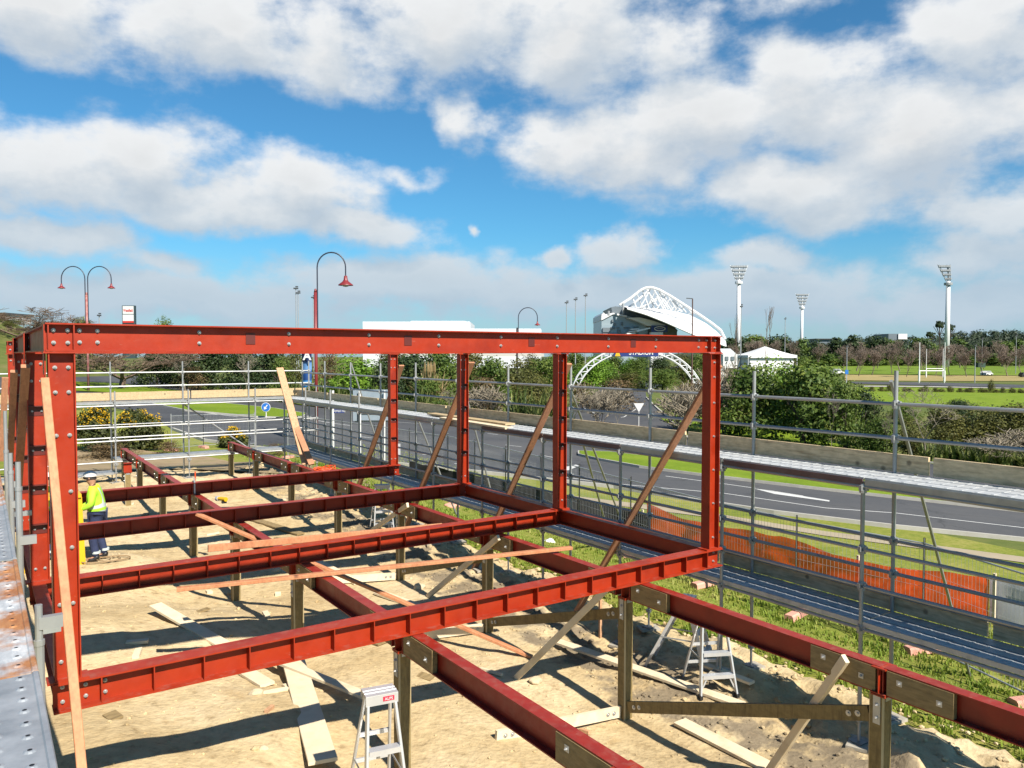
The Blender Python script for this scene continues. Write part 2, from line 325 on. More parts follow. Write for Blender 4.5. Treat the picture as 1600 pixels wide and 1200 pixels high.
# ------------------------------------------------------------------ ground sheet
def axis(lo,a,b,hi,fine,ratio):
    xs=[]; x=a
    while x<=b: xs.append(x); x+=fine
    s=fine; x=xs[-1]
    while x<hi: s*=ratio; x+=s; xs.append(x)
    s=fine; x=a
    while x>lo: s*=ratio; x-=s; xs.insert(0,x)
    return xs
def grassmat(name,cols,scale,bs=40):
    m,nt,b=newmat(name); L=nt.links.new; MATS[name]=m
    tc=N(nt,'ShaderNodeTexCoord'); n1=N(nt,'ShaderNodeTexNoise',Scale=scale,Detail=8,Roughness=0.65); L(tc.outputs['Object'],n1.inputs['Vector'])
    n2=N(nt,'ShaderNodeTexNoise',Scale=scale*18,Detail=6,Roughness=0.7); L(tc.outputs['Object'],n2.inputs['Vector'])
    mx=N(nt,'ShaderNodeMix',data_type='FLOAT'); mx.inputs[0].default_value=0.5; L(n1.outputs['Fac'],mx.inputs[2]); L(n2.outputs['Fac'],mx.inputs[3])
    r=ramp(nt,[(0.36,cols[0]),(0.5,cols[1]),(0.64,cols[2])],mx.outputs[0]); L(r.outputs[0],b.inputs['Base Color'])
    b.inputs['Roughness'].default_value=0.9; b.inputs['Specular IOR Level'].default_value=0.15
    bp=N(nt,'ShaderNodeBump',Strength=0.5,Distance=0.05); L(n2.outputs['Fac'],bp.inputs['Height']); L(bp.outputs[0],b.inputs['Normal'])
    return m
GRASS=grassmat('verge_grass',((0.0880,0.1276,0.0158),(0.1584,0.1760,0.0264),(0.2552,0.2244,0.0660)),0.35)
LAWN=grassmat('lawn_grass',((0.0836,0.1364,0.0070),(0.1232,0.1804,0.0106),(0.1760,0.2200,0.0220)),0.3)
FIELD=grassmat('field_grass',((0.0792,0.1320,0.0123),(0.1100,0.1672,0.0158),(0.1452,0.1936,0.0264)),0.03)
TANF=grassmat('tan_field',((0.2112,0.1760,0.0660),(0.2640,0.2112,0.0880),(0.2992,0.2376,0.1056)),0.03)
RAWF=grassmat('rough_ground',((0.05,0.075,0.018),(0.09,0.11,0.025),(0.15,0.13,0.05)),0.06)
def terrain():
    xs=axis(-900,-16,84,1700,1.7,1.13); ys=axis(-300,-20,110,1700,1.7,1.13)
    mb=MB()
    for y in ys:
        for x in xs:
            z=H(x,y)
            if -5.5<x<9.9 and 0.5<y<30.6: z-=0.6*sst(-5.5,-4.8,x)*(1-sst(9.0,9.9,x))*sst(0.5,1.5,y)*(1-sst(29.8,30.6,y))
            mb.v.append((x,y,z))
    n=len(xs)
    mb.f=[(j*n+i,j*n+i+1,(j+1)*n+i+1,(j+1)*n+i) for j in range(len(ys)-1) for i in range(n-1)]
    mb.mi=[0]*len(mb.f)
    for k,f in enumerate(mb.f):
        x,y,z=mb.v[f[0]]
        mb.mi[k]=0 if (x<26 and y<60) else 1
    o=mb.build('ground',[GRASS,RAWF],smooth=True); tag(o,kind='structure')
terrain()
def sheet(name,pts,m,off,step=6.0,world=False,kind='structure'):
    """drape a polygon (measured points) on the terrain"""
    P=[Vector((p[0],p[1])) for p in pts] if world else [onG(*p).to_2d() for p in pts]
    bm=bmesh.new(); vs=[bm.verts.new((p.x,p.y,0)) for p in P]; bm.faces.new(vs)
    bmesh.ops.triangulate(bm,faces=bm.faces[:])
    x0=min(p.x for p in P);x1=max(p.x for p in P);y0=min(p.y for p in P);y1=max(p.y for p in P)
    st=max(step,(max(x1-x0,y1-y0))/60)
    for ax,lo,hi in ((0,x0,x1),(1,y0,y1)):
        c=lo+st
        while c<hi:
            no=(1,0,0) if ax==0 else (0,1,0); co=(c,0,0) if ax==0 else (0,c,0)
            bmesh.ops.bisect_plane(bm,geom=bm.verts[:]+bm.edges[:]+bm.faces[:],plane_co=co,plane_no=no); c+=st
    for v in bm.verts: v.co.z=H(v.co.x,v.co.y)+off
    bmesh.ops.recalc_face_normals(bm,faces=bm.faces[:])
    for f in bm.faces:
        if f.normal.z<0: f.normal_flip()
    me=bpy.data.meshes.new(name); bm.to_mesh(me); bm.free(); me.materials.append(m)
    o=link(name,me)
    if kind: tag(o,kind=kind)
    return o
def strip(name,pts,wd,ht,m,off,world=False,kind='structure',step=1.5):
    P=[Vector((p[0],p[1])) for p in pts] if world else [onG(*p).to_2d() for p in pts]
    Q=[P[0]]
    for a,b in zip(P,P[1:]):
        k=max(1,int((b-a).length/step))
        for i in range(1,k+1): Q.append(a.lerp(b,i/k))
    mb=MB(); n=len(Q)
    for i,p in enumerate(Q):
        d=(Q[min(i+1,n-1)]-Q[max(i-1,0)]).normalized(); s=Vector((-d.y,d.x))*wd/2
        for q,zz in ((p-s,off-(0.25 if ht else 0)),(p-s,off+ht),(p+s,off+ht),(p+s,off-(0.25 if ht else 0))):
            mb.v.append((q.x,q.y,H(q.x,q.y)+zz))
    for i in range(n-1):
        a=i*4;b=a+4
        fs=[(a+1,b+1,b+2,a+2)]
        if ht: fs+=[(a,b,b+1,a+1),(a+2,b+2,b+3,a+3)]
        for f in fs: mb.f.append(f[::-1]); mb.mi.append(0)
    if ht: mb.f+= [(0,1,2,3),(n*4-1,n*4-2,n*4-3,n*4-4)]; mb.mi+=[0,0]
    o=mb.build(name,m)
    return tag(o,kind=kind) if kind else o
def asphalt():
    m,nt,b=newmat('asphalt'); L=nt.links.new; MATS['asphalt']=m; tc=N(nt,'ShaderNodeTexCoord')
    n1=N(nt,'ShaderNodeTexNoise',Scale=.12,Detail=5,Roughness=.6); n2=N(nt,'ShaderNodeTexNoise',Scale=3.5,Detail=8,Roughness=.75); vo=N(nt,'ShaderNodeTexVoronoi',feature='DISTANCE_TO_EDGE',Scale=.16)
    n5=N(nt,'ShaderNodeTexNoise',Scale=.5,Detail=6); L(tc.outputs['Object'],n5.inputs['Vector']); ds=N(nt,'ShaderNodeVectorMath',operation='MULTIPLY_ADD'); L(n5.outputs['Color'],ds.inputs[0]); ds.inputs[1].default_value=(3,3,3); L(tc.outputs['Object'],ds.inputs[2]); L(ds.outputs[0],vo.inputs['Vector'])
    for n in (n1,n2): L(tc.outputs['Object'],n.inputs['Vector'])
    ad=N(nt,'ShaderNodeMath',operation='MULTIPLY_ADD'); L(n2.outputs['Fac'],ad.inputs[0]); ad.inputs[1].default_value=.35; L(n1.outputs['Fac'],ad.inputs[2])
    r=ramp(nt,[(.5,(.030,.031,.035)),(.68,(.047,.048,.052)),(.84,(.062,.061,.062))],ad.outputs[0]); cr=ramp(nt,[(0.0,.45),(.012,1.0)],vo.outputs['Distance'])
    mx=N(nt,'ShaderNodeMix',data_type='RGBA',blend_type='MULTIPLY'); mx.inputs[0].default_value=.7; L(r.outputs[0],mx.inputs[6]); L(cr.outputs[0],mx.inputs[7]); L(mx.outputs[2],b.inputs['Base Color']); b.inputs['Roughness'].default_value=.85
    bp=N(nt,'ShaderNodeBump',Strength=.25,Distance=.02); L(n2.outputs['Fac'],bp.inputs['Height']); L(bp.outputs[0],b.inputs['Normal']); return m
ASPH=asphalt(); ASPH0=mat('asphalt_spare',(0.048,0.048,0.053),(0.066,0.066,0.071),scale=0.5,rough=0.85,bump=0.25,bscale=60,c3=(0.041,0.041,0.046))
LINE=mat('road_paint',(0.72,0.72,0.70),(0.60,0.60,0.58),scale=3,rough=0.7)
PATHM=mat('path_concrete',(0.36,0.29,0.19),(0.42,0.35,0.24),scale=1,rough=0.9)
sheet('road',[(1720,862),(1600,846),(1400,826),(1210,803),(1090,785),(960,763),(760,741),(650,730),(550,719),(480,709),(400,701),(320,690),(270,672),(245,655),(200,642),(100,622),(-150,604),(-150,592),(100,590),(215,588),(330,598),(430,611),(500,630),(560,640),(640,648),(800,662),(850,655),(895,638),(920,622),(985,604),(1005,604),(1010,622),(1040,650),(1080,690),(1180,700),(1600,738),(1720,748)],ASPH,0.03)
MED=[(1720,817),(1600,802),(1400,780),(1250,763),(1100,745),(1000,732),(940,721),(905,713),(905,708),(950,709),(1000,715),(1180,733),(1400,753),(1600,775),(1720,789)]
sheet('median_grass',MED,LAWN,0.16)
strip('median_kerb',MED+MED[:1],0.16,0.13,CONC,0.03)
I1=[(215,628),(290,643),(400,653),(470,655),(478,648),(430,640),(330,630)]
sheet('island_grass',I1,LAWN,0.15); strip('island_kerb',I1+I1[:1],0.16,0.12,CONC,0.03)
I2=[(60,596),(180,600),(250,608),(290,613),(210,616),(110,612),(40,604)]
sheet('island_grass',I2,LAWN,0.12)
I3=[(250,596),(330,604),(420,620),(470,628),(520,640),(470,634),(330,612)]
sheet('island_grass',I3,LAWN,0.12)
strip('verge_kerb',[(1720,862),(1600,846),(1400,826),(1210,803),(1090,785),(960,763),(760,741),(650,730),(550,719),(480,709),(400,701),(320,690),(270,672)],0.16,0.11,CONC,0.03)
strip('road_kerb',[(560,640),(640,648),(800,662),(850,655),(895,638)],0.18,0.12,CONC,0.03)
strip('road_kerb',[(1010,622),(1040,650),(1080,690),(1180,700),(1600,738),(1720,748)],0.18,0.12,CONC,0.03)
sheet('footpath',[(1720,905),(1600,880),(1500,866),(1380,850),(1290,838),(1190,822),(1100,808),(1000,795),(900,783),(800,772),(700,757),(640,748),(640,744),(700,751),(800,765),(900,776),(1000,788),(1100,800),(1190,815),(1290,831),(1380,842),(1500,858),(1600,871),(1720,892)],PATHM,0.02)
def line(pts,wd): strip('road_marking',pts,wd,0,LINE,0.036)
line([(862,744),(960,757),(1131,772),(1290,795),(1400,803),(1600,826),(1720,842)],0.12)
line([(1040,745),(1131,757),(1180,764)],0.12)
sheet('road_marking',[(1180,765),(1215,770),(1296,783),(1296,785),(1210,773)],LINE,0.036)
line([(1180,765),(1205,768),(1255,776)],0.1)
line([(280,640),(330,647),(372,652)],0.18); line([(440,650),(480,655),(520,662),(550,666)],0.15)
line([(620,660),(660,663)],0.12); line([(805,668),(860,676),(905,690),(960,698),(1010,705),(1080,712)],0.13)
for a,b in (((570,664),(588,666)),((648,657),(664,658)),((638,676),(652,677)),((762,678),(778,680)),((712,686),(722,687)),((790,696),(815,699)),((660,711),(680,712)),((530,700),(548,702)),((710,725),(722,727)),((850,713),(866,716)),((560,683),(580,685))): line([a,b],0.12)
line([(858,673),(800,672),(785,676)],0.1)
sheet('road_marking',[(862,735),(900,727),(905,729),(888,736)],LINE,0.036)
line([(985,634),(993,640),(975,652),(935,658)],0.12); line([(905,628),(915,640),(945,652)],0.12)
line([(120,606),(132,608)],0.3)
# lawn beyond the far carriageway
sheet('lawn',[(1030,653),(1060,649),(1110,652),(1180,665),(1290,690),(1395,715),(1480,730),(1600,741),(1720,752),(1600,735),(1180,697),(1085,688),(1045,662)],LAWN,0.06)
# far verge strip beside the far road on the left
sheet('verge_grass',[(415,603),(500,621),(560,634),(560,639),(500,629),(430,610)],LAWN,0.06)
# playing fields, park road
sheet('lawn',[(1335,606),(1400,604),(1600,607),(1760,610),(1760,648),(1600,640),(1450,636),(1345,632)],LAWN,0.10,step=10)
sheet('park_road',[(1330,597),(1450,598),(1600,602),(1760,606),(1760,610),(1600,607),(1450,603),(1330,600)],ASPH,0.12,step=10)
sheet('sports_field',[(1215,570),(1400,570),(1600,573),(1780,575),(1780,586),(1600,587),(1330,585),(1225,584)],FIELD,0.12,step=12)
sheet('tan_pitch',[(1320,586),(1600,588),(1780,589),(1780,598),(1600,596),(1450,596),(1320,595)],TANF,0.14,step=10)
sheet('park_kerb',[(1350,604),(1450,604.5),(1580,607.5),(1580,608.5),(1450,606),(1350,605.5)],CONC,0.2,step=10)
# ------------------------------------------------------------------ bare site soil
def soilmat():
    m,nt,b=newmat('site_soil'); L=nt.links.new; MATS['site_soil']=m
    tc=N(nt,'ShaderNodeTexCoord')
    n1=N(nt,'ShaderNodeTexNoise',Scale=0.55,Detail=7,Roughness=0.6); n2=N(nt,'ShaderNodeTexNoise',Scale=7,Detail=9,Roughness=0.68); n3=N(nt,'ShaderNodeTexVoronoi',Scale=16)
    n4=N(nt,'ShaderNodeTexNoise',Scale=2.2,Detail=5,Roughness=0.55)
    for n in (n1,n2,n3,n4): L(tc.outputs['Object'],n.inputs['Vector'])
    r1=ramp(nt,[(0.32,(0.36,0.27,0.145)),(0.5,(0.43,0.34,0.20)),(0.66,(0.48,0.395,0.26))],n1.outputs['Fac'])
    r2=ramp(nt,[(0.28,(0.45,0.39,0.30)),(0.44,(0.90,0.87,0.82)),(0.64,(1.12,1.10,1.05))],n2.outputs['Fac'])
    mx=N(nt,'ShaderNodeMix',data_type='RGBA',blend_type='MULTIPLY'); mx.inputs[0].default_value=0.85; L(r1.outputs[0],mx.inputs[6]); L(r2.outputs[0],mx.inputs[7])
    # damp ochre patches
    r3=ramp(nt,[(0.60,0.0),(0.72,1.0)],n4.outputs['Fac'])
    mx2=N(nt,'ShaderNodeMix',data_type='RGBA'); mf=N(nt,'ShaderNodeMath',operation='MULTIPLY'); mf.inputs[1].default_value=0.45; L(r3.outputs[0],mf.inputs[0]); L(mf.outputs[0],mx2.inputs[0]); L(mx.outputs[2],mx2.inputs[6]); mx2.inputs[7].default_value=(0.33,0.21,0.08,1)
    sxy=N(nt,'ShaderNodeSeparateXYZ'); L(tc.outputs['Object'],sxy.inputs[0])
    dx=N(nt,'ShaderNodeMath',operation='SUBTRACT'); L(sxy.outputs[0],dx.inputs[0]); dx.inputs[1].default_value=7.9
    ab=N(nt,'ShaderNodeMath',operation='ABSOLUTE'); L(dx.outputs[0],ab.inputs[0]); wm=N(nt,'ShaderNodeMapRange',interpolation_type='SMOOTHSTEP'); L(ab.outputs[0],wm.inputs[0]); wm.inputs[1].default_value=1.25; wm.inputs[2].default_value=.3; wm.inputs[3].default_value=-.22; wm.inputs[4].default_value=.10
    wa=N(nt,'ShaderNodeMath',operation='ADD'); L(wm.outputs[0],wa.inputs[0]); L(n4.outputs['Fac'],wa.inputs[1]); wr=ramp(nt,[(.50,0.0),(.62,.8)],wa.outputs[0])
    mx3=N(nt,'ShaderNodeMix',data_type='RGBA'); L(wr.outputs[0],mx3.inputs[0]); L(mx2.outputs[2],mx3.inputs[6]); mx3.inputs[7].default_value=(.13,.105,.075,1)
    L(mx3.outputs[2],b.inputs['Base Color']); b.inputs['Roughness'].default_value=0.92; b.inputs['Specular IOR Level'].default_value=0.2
    ad=N(nt,'ShaderNodeMath',operation='MULTIPLY_ADD'); L(n3.outputs['Distance'],ad.inputs[0]); ad.inputs[1].default_value=0.35; L(n2.outputs['Fac'],ad.inputs[2])
    bp=N(nt,'ShaderNodeBump',Strength=0.6,Distance=0.04); L(ad.outputs[0],bp.inputs['Height']); L(bp.outputs[0],b.inputs['Normal'])
    return m
SOIL=soilmat()
def soilz(x,y):
    z=H(x,y)
    p=Vector((x,y,0))
    rough=0.022+0.10*sst(7.3,8.6,x)*(1-sst(9.8,10.4,x))+0.05*sst(22,27,y)
    z+=noise.fractal(p*1.1,1.0,2.0,4)*rough*0.8+noise.fractal(p*4.0+Vector((7,3,1)),0.9,2.0,3)*rough*0.55
    c=noise.noise(p*3.1+Vector((3,9,4)))
    if c>0.25: z+=(c-0.25)*rough*1.6
    return z
def soil():
    x0,x1,y0,y1=-5.3,10.6,1.0,31.2; dx=0.085
    nx=int((x1-x0)/dx); ny=int((y1-y0)/0.11); mb=MB()
    for j in range(ny+1):
        y=y0+(y1-y0)*j/ny
        for i in range(nx+1):
            x=x0+(x1-x0)*i/nx
            e=9.75+0.35*noise.noise(Vector((x*0.3,y*0.9,2)))+0.12*noise.noise(Vector((5,y*3.0,2)))
            z=soilz(x,y)-0.5*sst(e-0.15,e+0.5,x)-0.5*sst(29.9,30.6,y+0.5*noise.noise(Vector((x,y*0.5,7))))-0.5*sst(-4.6,-5.2,x) -0.4*(1-sst(1.0,1.6,y))
            mb.v.append((x,y,z+0.012))
    n=nx+1
    mb.f=[(j*n+i,j*n+i+1,(j+1)*n+i+1,(j+1)*n+i) for j in range(ny) for i in range(nx)]; mb.mi=[0]*len(mb.f)
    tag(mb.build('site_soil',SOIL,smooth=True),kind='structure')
soil()
def rock_mesh(seed,sx,sy,sz,sub=2):
    rnd=random.Random(seed); bm=bmesh.new(); bmesh.ops.create_icosphere(bm,subdivisions=sub,radius=1)
    for v in bm.verts:
        k=1+0.35*noise.noise(v.co*1.3+Vector((seed*3.1,0,0))); v.co=Vector((v.co.x*sx*k,v.co.y*sy*k,v.co.z*sz*k))
    vs=[v.co.copy() for v in bm.verts]; fs=[[v.index for v in f.verts] for f in bm.faces]; bm.free(); return vs,fs
def clods():
    rnd=random.Random(5); mb=MB(); protos=[rock_mesh(i,1,0.8,0.6,1) for i in range(6)]
    for k in range(5200):
        r=rnd.random()
        if r<0.5: x=rnd.uniform(7.3,9.9); y=rnd.uniform(3,29)
        else: x=rnd.uniform(0.2,8); y=rnd.uniform(3,29.5)
        s=rnd.uniform(0.008,0.028)*(1.6 if r<0.5 else 1)*(1+0.8*(rnd.random()<0.06))
        vs,fs=protos[k%6]; a=rnd.uniform(0,6.28); ca,sa=math.cos(a),math.sin(a); z=soilz(x,y)+0.012+s*0.15
        mb.add([(x+s*(v.x*ca-v.y*sa),y+s*(v.x*sa+v.y*ca),z+s*v.z) for v in vs],fs)
    tag(mb.build('soil_clods',SOIL),'small tan clods of soil scattered over the bare building site','soil',kind='stuff')
clods()
def turf():
    rnd=random.Random(11); mb=MB()
    def tuft(x,y,hh,dry):
        z=H(x,y)
        for b in range(rnd.randint(4,6)):
            a=rnd.uniform(0,6.28); h=hh*rnd.uniform(0.6,1.3); w=0.012+h*0.03; lx,ly=math.cos(a)*h*0.5,math.sin(a)*h*0.5
            ox,oy=rnd.uniform(-.06,.06),rnd.uniform(-.06,.06); px,py=-math.sin(a)*w,math.cos(a)*w
            A=(x+ox-px,y+oy-py,z-0.02);B=(x+ox+px,y+oy+py,z-0.02);C=(x+ox+lx*.4+px*.7,y+oy+ly*.4+py*.7,z+h*.7);D=(x+ox+lx*.4-px*.7,y+oy+ly*.4-py*.7,z+h*.7);E=(x+ox+lx,y+oy+ly,z+h)
            sh=min(1,max(0,dry+rnd.uniform(-.25,.25)))
            mb.add([A,B,C,D,E],[(0,1,2,3),(3,2,4)],sh)
    for k in range(26000):
        y=rnd.uniform(2.5,40); x=rnd.uniform(9.5,18.2)
        if rnd.random()>math.exp(-max(0,math.hypot(x,y)-11)/16): continue
        e=9.8+0.35*noise.noise(Vector((x*0.3,y*0.9,2)))
        if x<e-0.1: continue
        d=0.5+0.55*noise.noise(Vector((x*0.5,y*0.5,3)))+0.15*sst(11,16,x)
        tuft(x,y,0.05+0.05*rnd.random()+0.05*max(0,noise.noise(Vector((x*.8,y*.8,8)))),d)
    o=mb.build('grass_tufts',leafmat('grass_blades',(0.11,0.18,0.016),(0.20,0.26,0.035),(0.36,0.34,0.11),scale=0.3,trl=0.3)); mb.leafattr(o)
    tag(o,'long green and straw coloured grass on the verge below the scaffold','grass',kind='stuff')
turf()

sheet('bare_bank',[(60,742),(60,712),(180,700),(245,708),(330,716),(440,722),(505,732),(560,748),(640,775),(560,760),(470,745),(300,735),(180,738)],mat('bare_soil',(0.26,0.18,0.09),(0.34,0.25,0.14),scale=.8,rough=.95,bump=.4,bscale=8,c3=(0.20,0.17,0.06)),.05,step=2)
# ------------------------------------------------------------------ steel frame
PY=[7.29,10.65,13.91,17.2]; XL,XR=0.56,8.25
DKRED=mat('dark_red_steel',(0.10,0.01,0.006),(0.13,0.013,0.008),rough=0.5)
def bolt_mesh():
    mb=MB(); mb.tube((0,0.004,0),(0,-0.004,0),0.017,10); mb.tube((0,-0.004,0),(0,-0.016,0),0.0125,6); mb.tube((0,-0.016,0),(0,-0.024,0),0.008,8,0.005)
    o=mb.build('bolt',BOLT,smooth=False); me=o.data; bpy.data.objects.remove(o); return me
BOLTM=bolt_mesh()
def bolt(parent,pos,rotz=0.0,sc=1.0):
    o=bpy.data.objects.new('bolt',BOLTM); COL.objects.link(o); o.parent=parent
    o.matrix_parent_inverse=Matrix.Identity(4)
    rl=parent.matrix_parent_inverse if False else None
    base=parent['_w'] if '_w' in parent else (0,0,0)
    o.location=Vector(pos)-Vector(base); o.rotation_euler=(0,0,rotz); o.scale=(sc,sc,sc); return o
def bl(y): return 1094-0.2125*(y-122)
STX=[onY(px,bl(px),7.215).x for px in (159,241,319,390,459,522,584,640,694,744,792,839,882,924,962,1000,1036,1071,1104)]
ORD=['front','second','third','rearmost']
PF=[]
for k,Y in enumerate(PY):
    lab=['nearest red steel portal frame, sunlit across the whole foreground','red portal frame standing second from the camera, floor beam in shade','red portal frame third from the camera with the worker before its floor beam','farthest red portal frame, its floor beam ending short of the scaffold'][k]
    root=empty('steel_portal_frame',(XL,Y,-0.3),lab,'steel frame','red steel portal frames')
    xe=8.40
    fb=MB().ibeam((XL-0.11,Y,-0.12),(xe,Y,-0.12),0.24,0.20,0.013,0.008).build('floor_beam',RED,root)
    rb=MB().ibeam((XL-0.11,Y,2.795),(8.37,Y,2.795),0.225,0.15,0.012,0.008).build('roof_beam',RED,root)
    for o in (fb,rb): o.matrix_parent_inverse=Matrix.Translation(-root.location)
    if k==0:
        sm=MB().box((0,-0.05,0),(0.010,0.091,0.213)); so_=sm.build('stiffener',RED); SME=so_.data; bpy.data.objects.remove(so_)
    def kid(name,me,par,pos):
        o=bpy.data.objects.new(name,me); COL.objects.link(o); o.parent=par; o.location=Vector(pos); o.matrix_parent_inverse=Matrix.Identity(4); return o
    for x in STX:   # children of floor_beam (floor_beam mesh is in world space, its parent inverse moves it by -root)
        kid('stiffener',SME,fb,(x,Y,-0.12))
        if k>0: pass
    for i,x in enumerate(STX): kid('stiffener',SME,fb,(x+0.0,Y+0.10,-0.12))
    cols=[]
    for x in (XL,XR):
        c=MB().ibeam((x,Y,0.0),(x,Y,2.68),0.19,0.15,0.010,0.007,upv=(1,0,0))
        c.box((x,Y,0.008),(0.30,0.17,0.016)); c.box((x,Y,2.672),(0.26,0.17,0.014))
        co=c.build('column',RED,root); cols.append(co)
        zs=[0.15,0.62,1.08,1.54,2.0,2.35,2.55]
        for z in zs:
            for dx in (-0.045,0.05): kid('bolt',BOLTM,co,(x+dx,Y-0.004,z))
    # top beam: bolts, thin square dark red plates on the web, end stiffeners
    for px in (124,152,311,451,576,685,782,870,950,1024,1091,1103):
        x=onY(px,520,Y if k==0 else 7.29).x
        for z in (2.755,2.85): kid('bolt',BOLTM,rb,(x,Y-0.004,z))
    for px in (391,637,830,989):
        x=onY(px,520,7.29).x
        o=MB().box((x,Y-0.006,2.80),(0.085,0.006,0.10)).build('web_plate',DKRED,rb); o.matrix_parent_inverse=Matrix.Identity(4)
    for x in (XL+0.09,XR-0.09,XL-0.09,XR+0.09):
        for s in (-1,1): kid('stiffener',SME,rb,(x,Y+(0 if s<0 else 0.074),2.795)).scale=(1,0.74,0.93)
    for px in (129,160):
        x=onY(px,1090,7.22).x
        for z in (-0.075,-0.17): kid('bolt',BOLTM,fb,(x+0.03,Y-0.006,z))
    for x in (XL-0.04,XL+0.05,XR+0.06):
        for z in (-0.06,-0.18): kid('bolt',BOLTM,fb,(x,Y-0.006,z))
    for x in (XL-0.05,XL+0.05,XR-0.04,XR+0.05):
        for z in (2.75,2.85): kid('bolt',BOLTM,rb,(x,Y-0.006,z))
    PF.append(root)
# shelves added to shade the rear column webs, over plates in a darkened red
cm_=MB().box((0,-0.042,0.06),(0.166,0.074,0.008)).box((0,-0.007,0.0),(0.160,0.006,0.11)); co_=cm_.build('shade_shelf',DKRED); CLM=co_.data; bpy.data.objects.remove(co_)
for root in PF[1:]:
    for co in [c for c in root.children if c.name.startswith('column')]:
        xs=[v.co.x for v in co.data.vertices]; x=(min(xs)+max(xs))/2; Y=root.location.y
        for z in (0.62,1.08,1.54,2.0):
            o=bpy.data.objects.new('shade_shelf',CLM); COL.objects.link(o); o.parent=co; o.location=(x,Y,z)
def edge_beam(x,y0,y1,zc,h,b,label,side):
    root=empty('edge_beam',(x,y0,zc),label,'steel beam')
    o=MB().ibeam((x,y0,zc),(x,y1,zc),h,b,0.012,0.008).build('beam',RED,root)
    for Y in PY:
        if y0-0.2<=Y<=y1+0.2 and side:
            p=MB().box((x+side*0.058,Y-0.055 if Y>y0+1 else Y+0.06,zc-0.10*(zc>1)),(0.012,0.16,h+0.18*(zc>1))).build('end_plate',RED,root)
edge_beam(XL-0.055,7.40,13.85,2.795,0.222,0.10,'red eaves beam along the left side, seen end on at head height',-1)
edge_beam(XR-0.0,7.40,13.80,-0.12,0.235,0.14,'shaded red floor edge beam running back from the right front column',0)
edge_beam(XL-0.02,7.40,17.08,-0.12,0.235,0.14,'dark red floor edge beam low on the left beside the metal deck',0)
edge_beam(XR+0.02,7.40,13.85,2.795,0.222,0.10,'red eaves beam along the right side, hidden behind the front roof beam',0)
# ------------------------------------------------------------------ bearers
XM,XB=3.72,6.95
def bearer(x,y0,y1,label,packs):
    root=empty('steel_bearer',(x,y0,-0.55),label,'steel bearer','red steel bearers under the frames')
    b=MB().ibeam((x,y0,-0.375),(x,y1,-0.375),0.26,0.135,0.012,0.008).build('beam',RED2,root)
    e=MB().box((x,y1+0.007,-0.38),(0.15,0.012,0.25)).build('end_plate',RED2,root)
    e=MB().box((x,y0-0.007,-0.38),(0.15,0.012,0.25)).build('end_plate',RED2,root)
    for (a,c,prou) in packs:
        t=MB().box((x-0.045-prou/2,(a+c)/2,-0.375),(0.06+prou,c-a,0.228)).build('timber_packer',TREATH,root)
        n=2 if c-a<0.9 else 4
        for i in range(n):
            yy=a+(c-a)*(i+0.5)/n+(0.03 if i%2 else -0.03)
            o=bpy.data.objects.new('bolt',BOLTM); COL.objects.link(o); o.parent=t; o.location=(x-0.078-prou,yy,-0.37+(0.03 if i%2 else -0.02)); o.rotation_euler=(0,0,-math.pi/2)
            w_=MB().box((x-0.0775-prou,yy,-0.37+(0.03 if i%2 else -0.02)),(0.004,0.05,0.05)).build('washer',BOLT,t); w_.matrix_parent_inverse=Matrix.Identity(4)
YR=[4.05,7.29,10.65,13.91,17.2,20.5,23.8,26.9]
def seglab(side,i,n):
    return ['%s red bearer running out under the bottom edge of the picture','%s red bearer from the front floor beam toward the camera','%s red bearer between the first and second portal frames','%s red bearer between the second and third portal frames','%s red bearer between the third and fourth portal frames','%s red bearer just beyond the last portal frame','%s red bearer last but one before the rear scaffold','%s red bearer reaching back to the rear scaffold'][i]%side
for side,x in (('middle',XM),('right hand',XB)):
    bearer(x,0.9,3.98,seglab(side,0,0),[(3.35,3.95,0.0)])
    bearer(x,4.02,7.40,seglab(side,1,0),[(4.06,4.75,0.0),(6.75,7.38,0.0)])
    for i in range(1,len(YR)-1):
        a=YR[i]+0.27+0.12; b=YR[i+1]+0.10
        bearer(x,a,b,seglab(side,i+1,0),[(a+0.02,a+0.55,0.0),(b-0.6,b-0.02,0.0)])
# ------------------------------------------------------------------ timber posts
ARRIS=mat('pale_arris',(0.50,0.40,0.22),(0.58,0.47,0.28),rough=0.8)
def post(x,y,label,ztop=-0.51):
    zb=soilz(x,y)-0.06; w=0.15; c=0.016; a=w/2
    root=empty('timber_post',(x,y,zb),label,'timber post','treated timber posts carrying the bearers')
    mb=MB(); pr=[(-a,-a+c),(-a+c,-a),(a-c,-a),(a,-a+c),(a,a-c),(a-c,a),(-a+c,a),(-a,a-c)]
    mb.add([(x+p,y+q,zb) for p,q in pr]+[(x+p,y+q,ztop) for p,q in pr],[(i,(i+1)%8,8+(i+1)%8,8+i) for i in range(8)]+[tuple(range(8,16))])
    mb.mi=[1 if i%2==0 and i<8 else 0 for i in range(9)]
    mb.build('post_timber',[TREAT,ARRIS],root)
    st=MB().box((x-a-0.004,y-0.01,ztop-0.13),(0.006,0.07,0.30)).box((x,y-a-0.004,ztop-0.02),(0.09,0.006,0.07)).build('bracket',GALV,root)
    for z in (ztop-0.10,ztop-0.22):
        o=bpy.data.objects.new('bolt',BOLTM); COL.objects.link(o); o.parent=st; o.location=(x-a-0.008,y-0.01,z); o.rotation_euler=(0,0,-math.pi/2)
    if ztop<-0.5:
        MB().ibeam((x-0.10,y-0.03,-0.375),(x+0.10,y-0.03,-0.375),0.25,0.14,0.012,0.01).box((x,y-0.03,-0.512),(0.2,0.14,0.012)).build('steel_stub',RED,root)
    return root
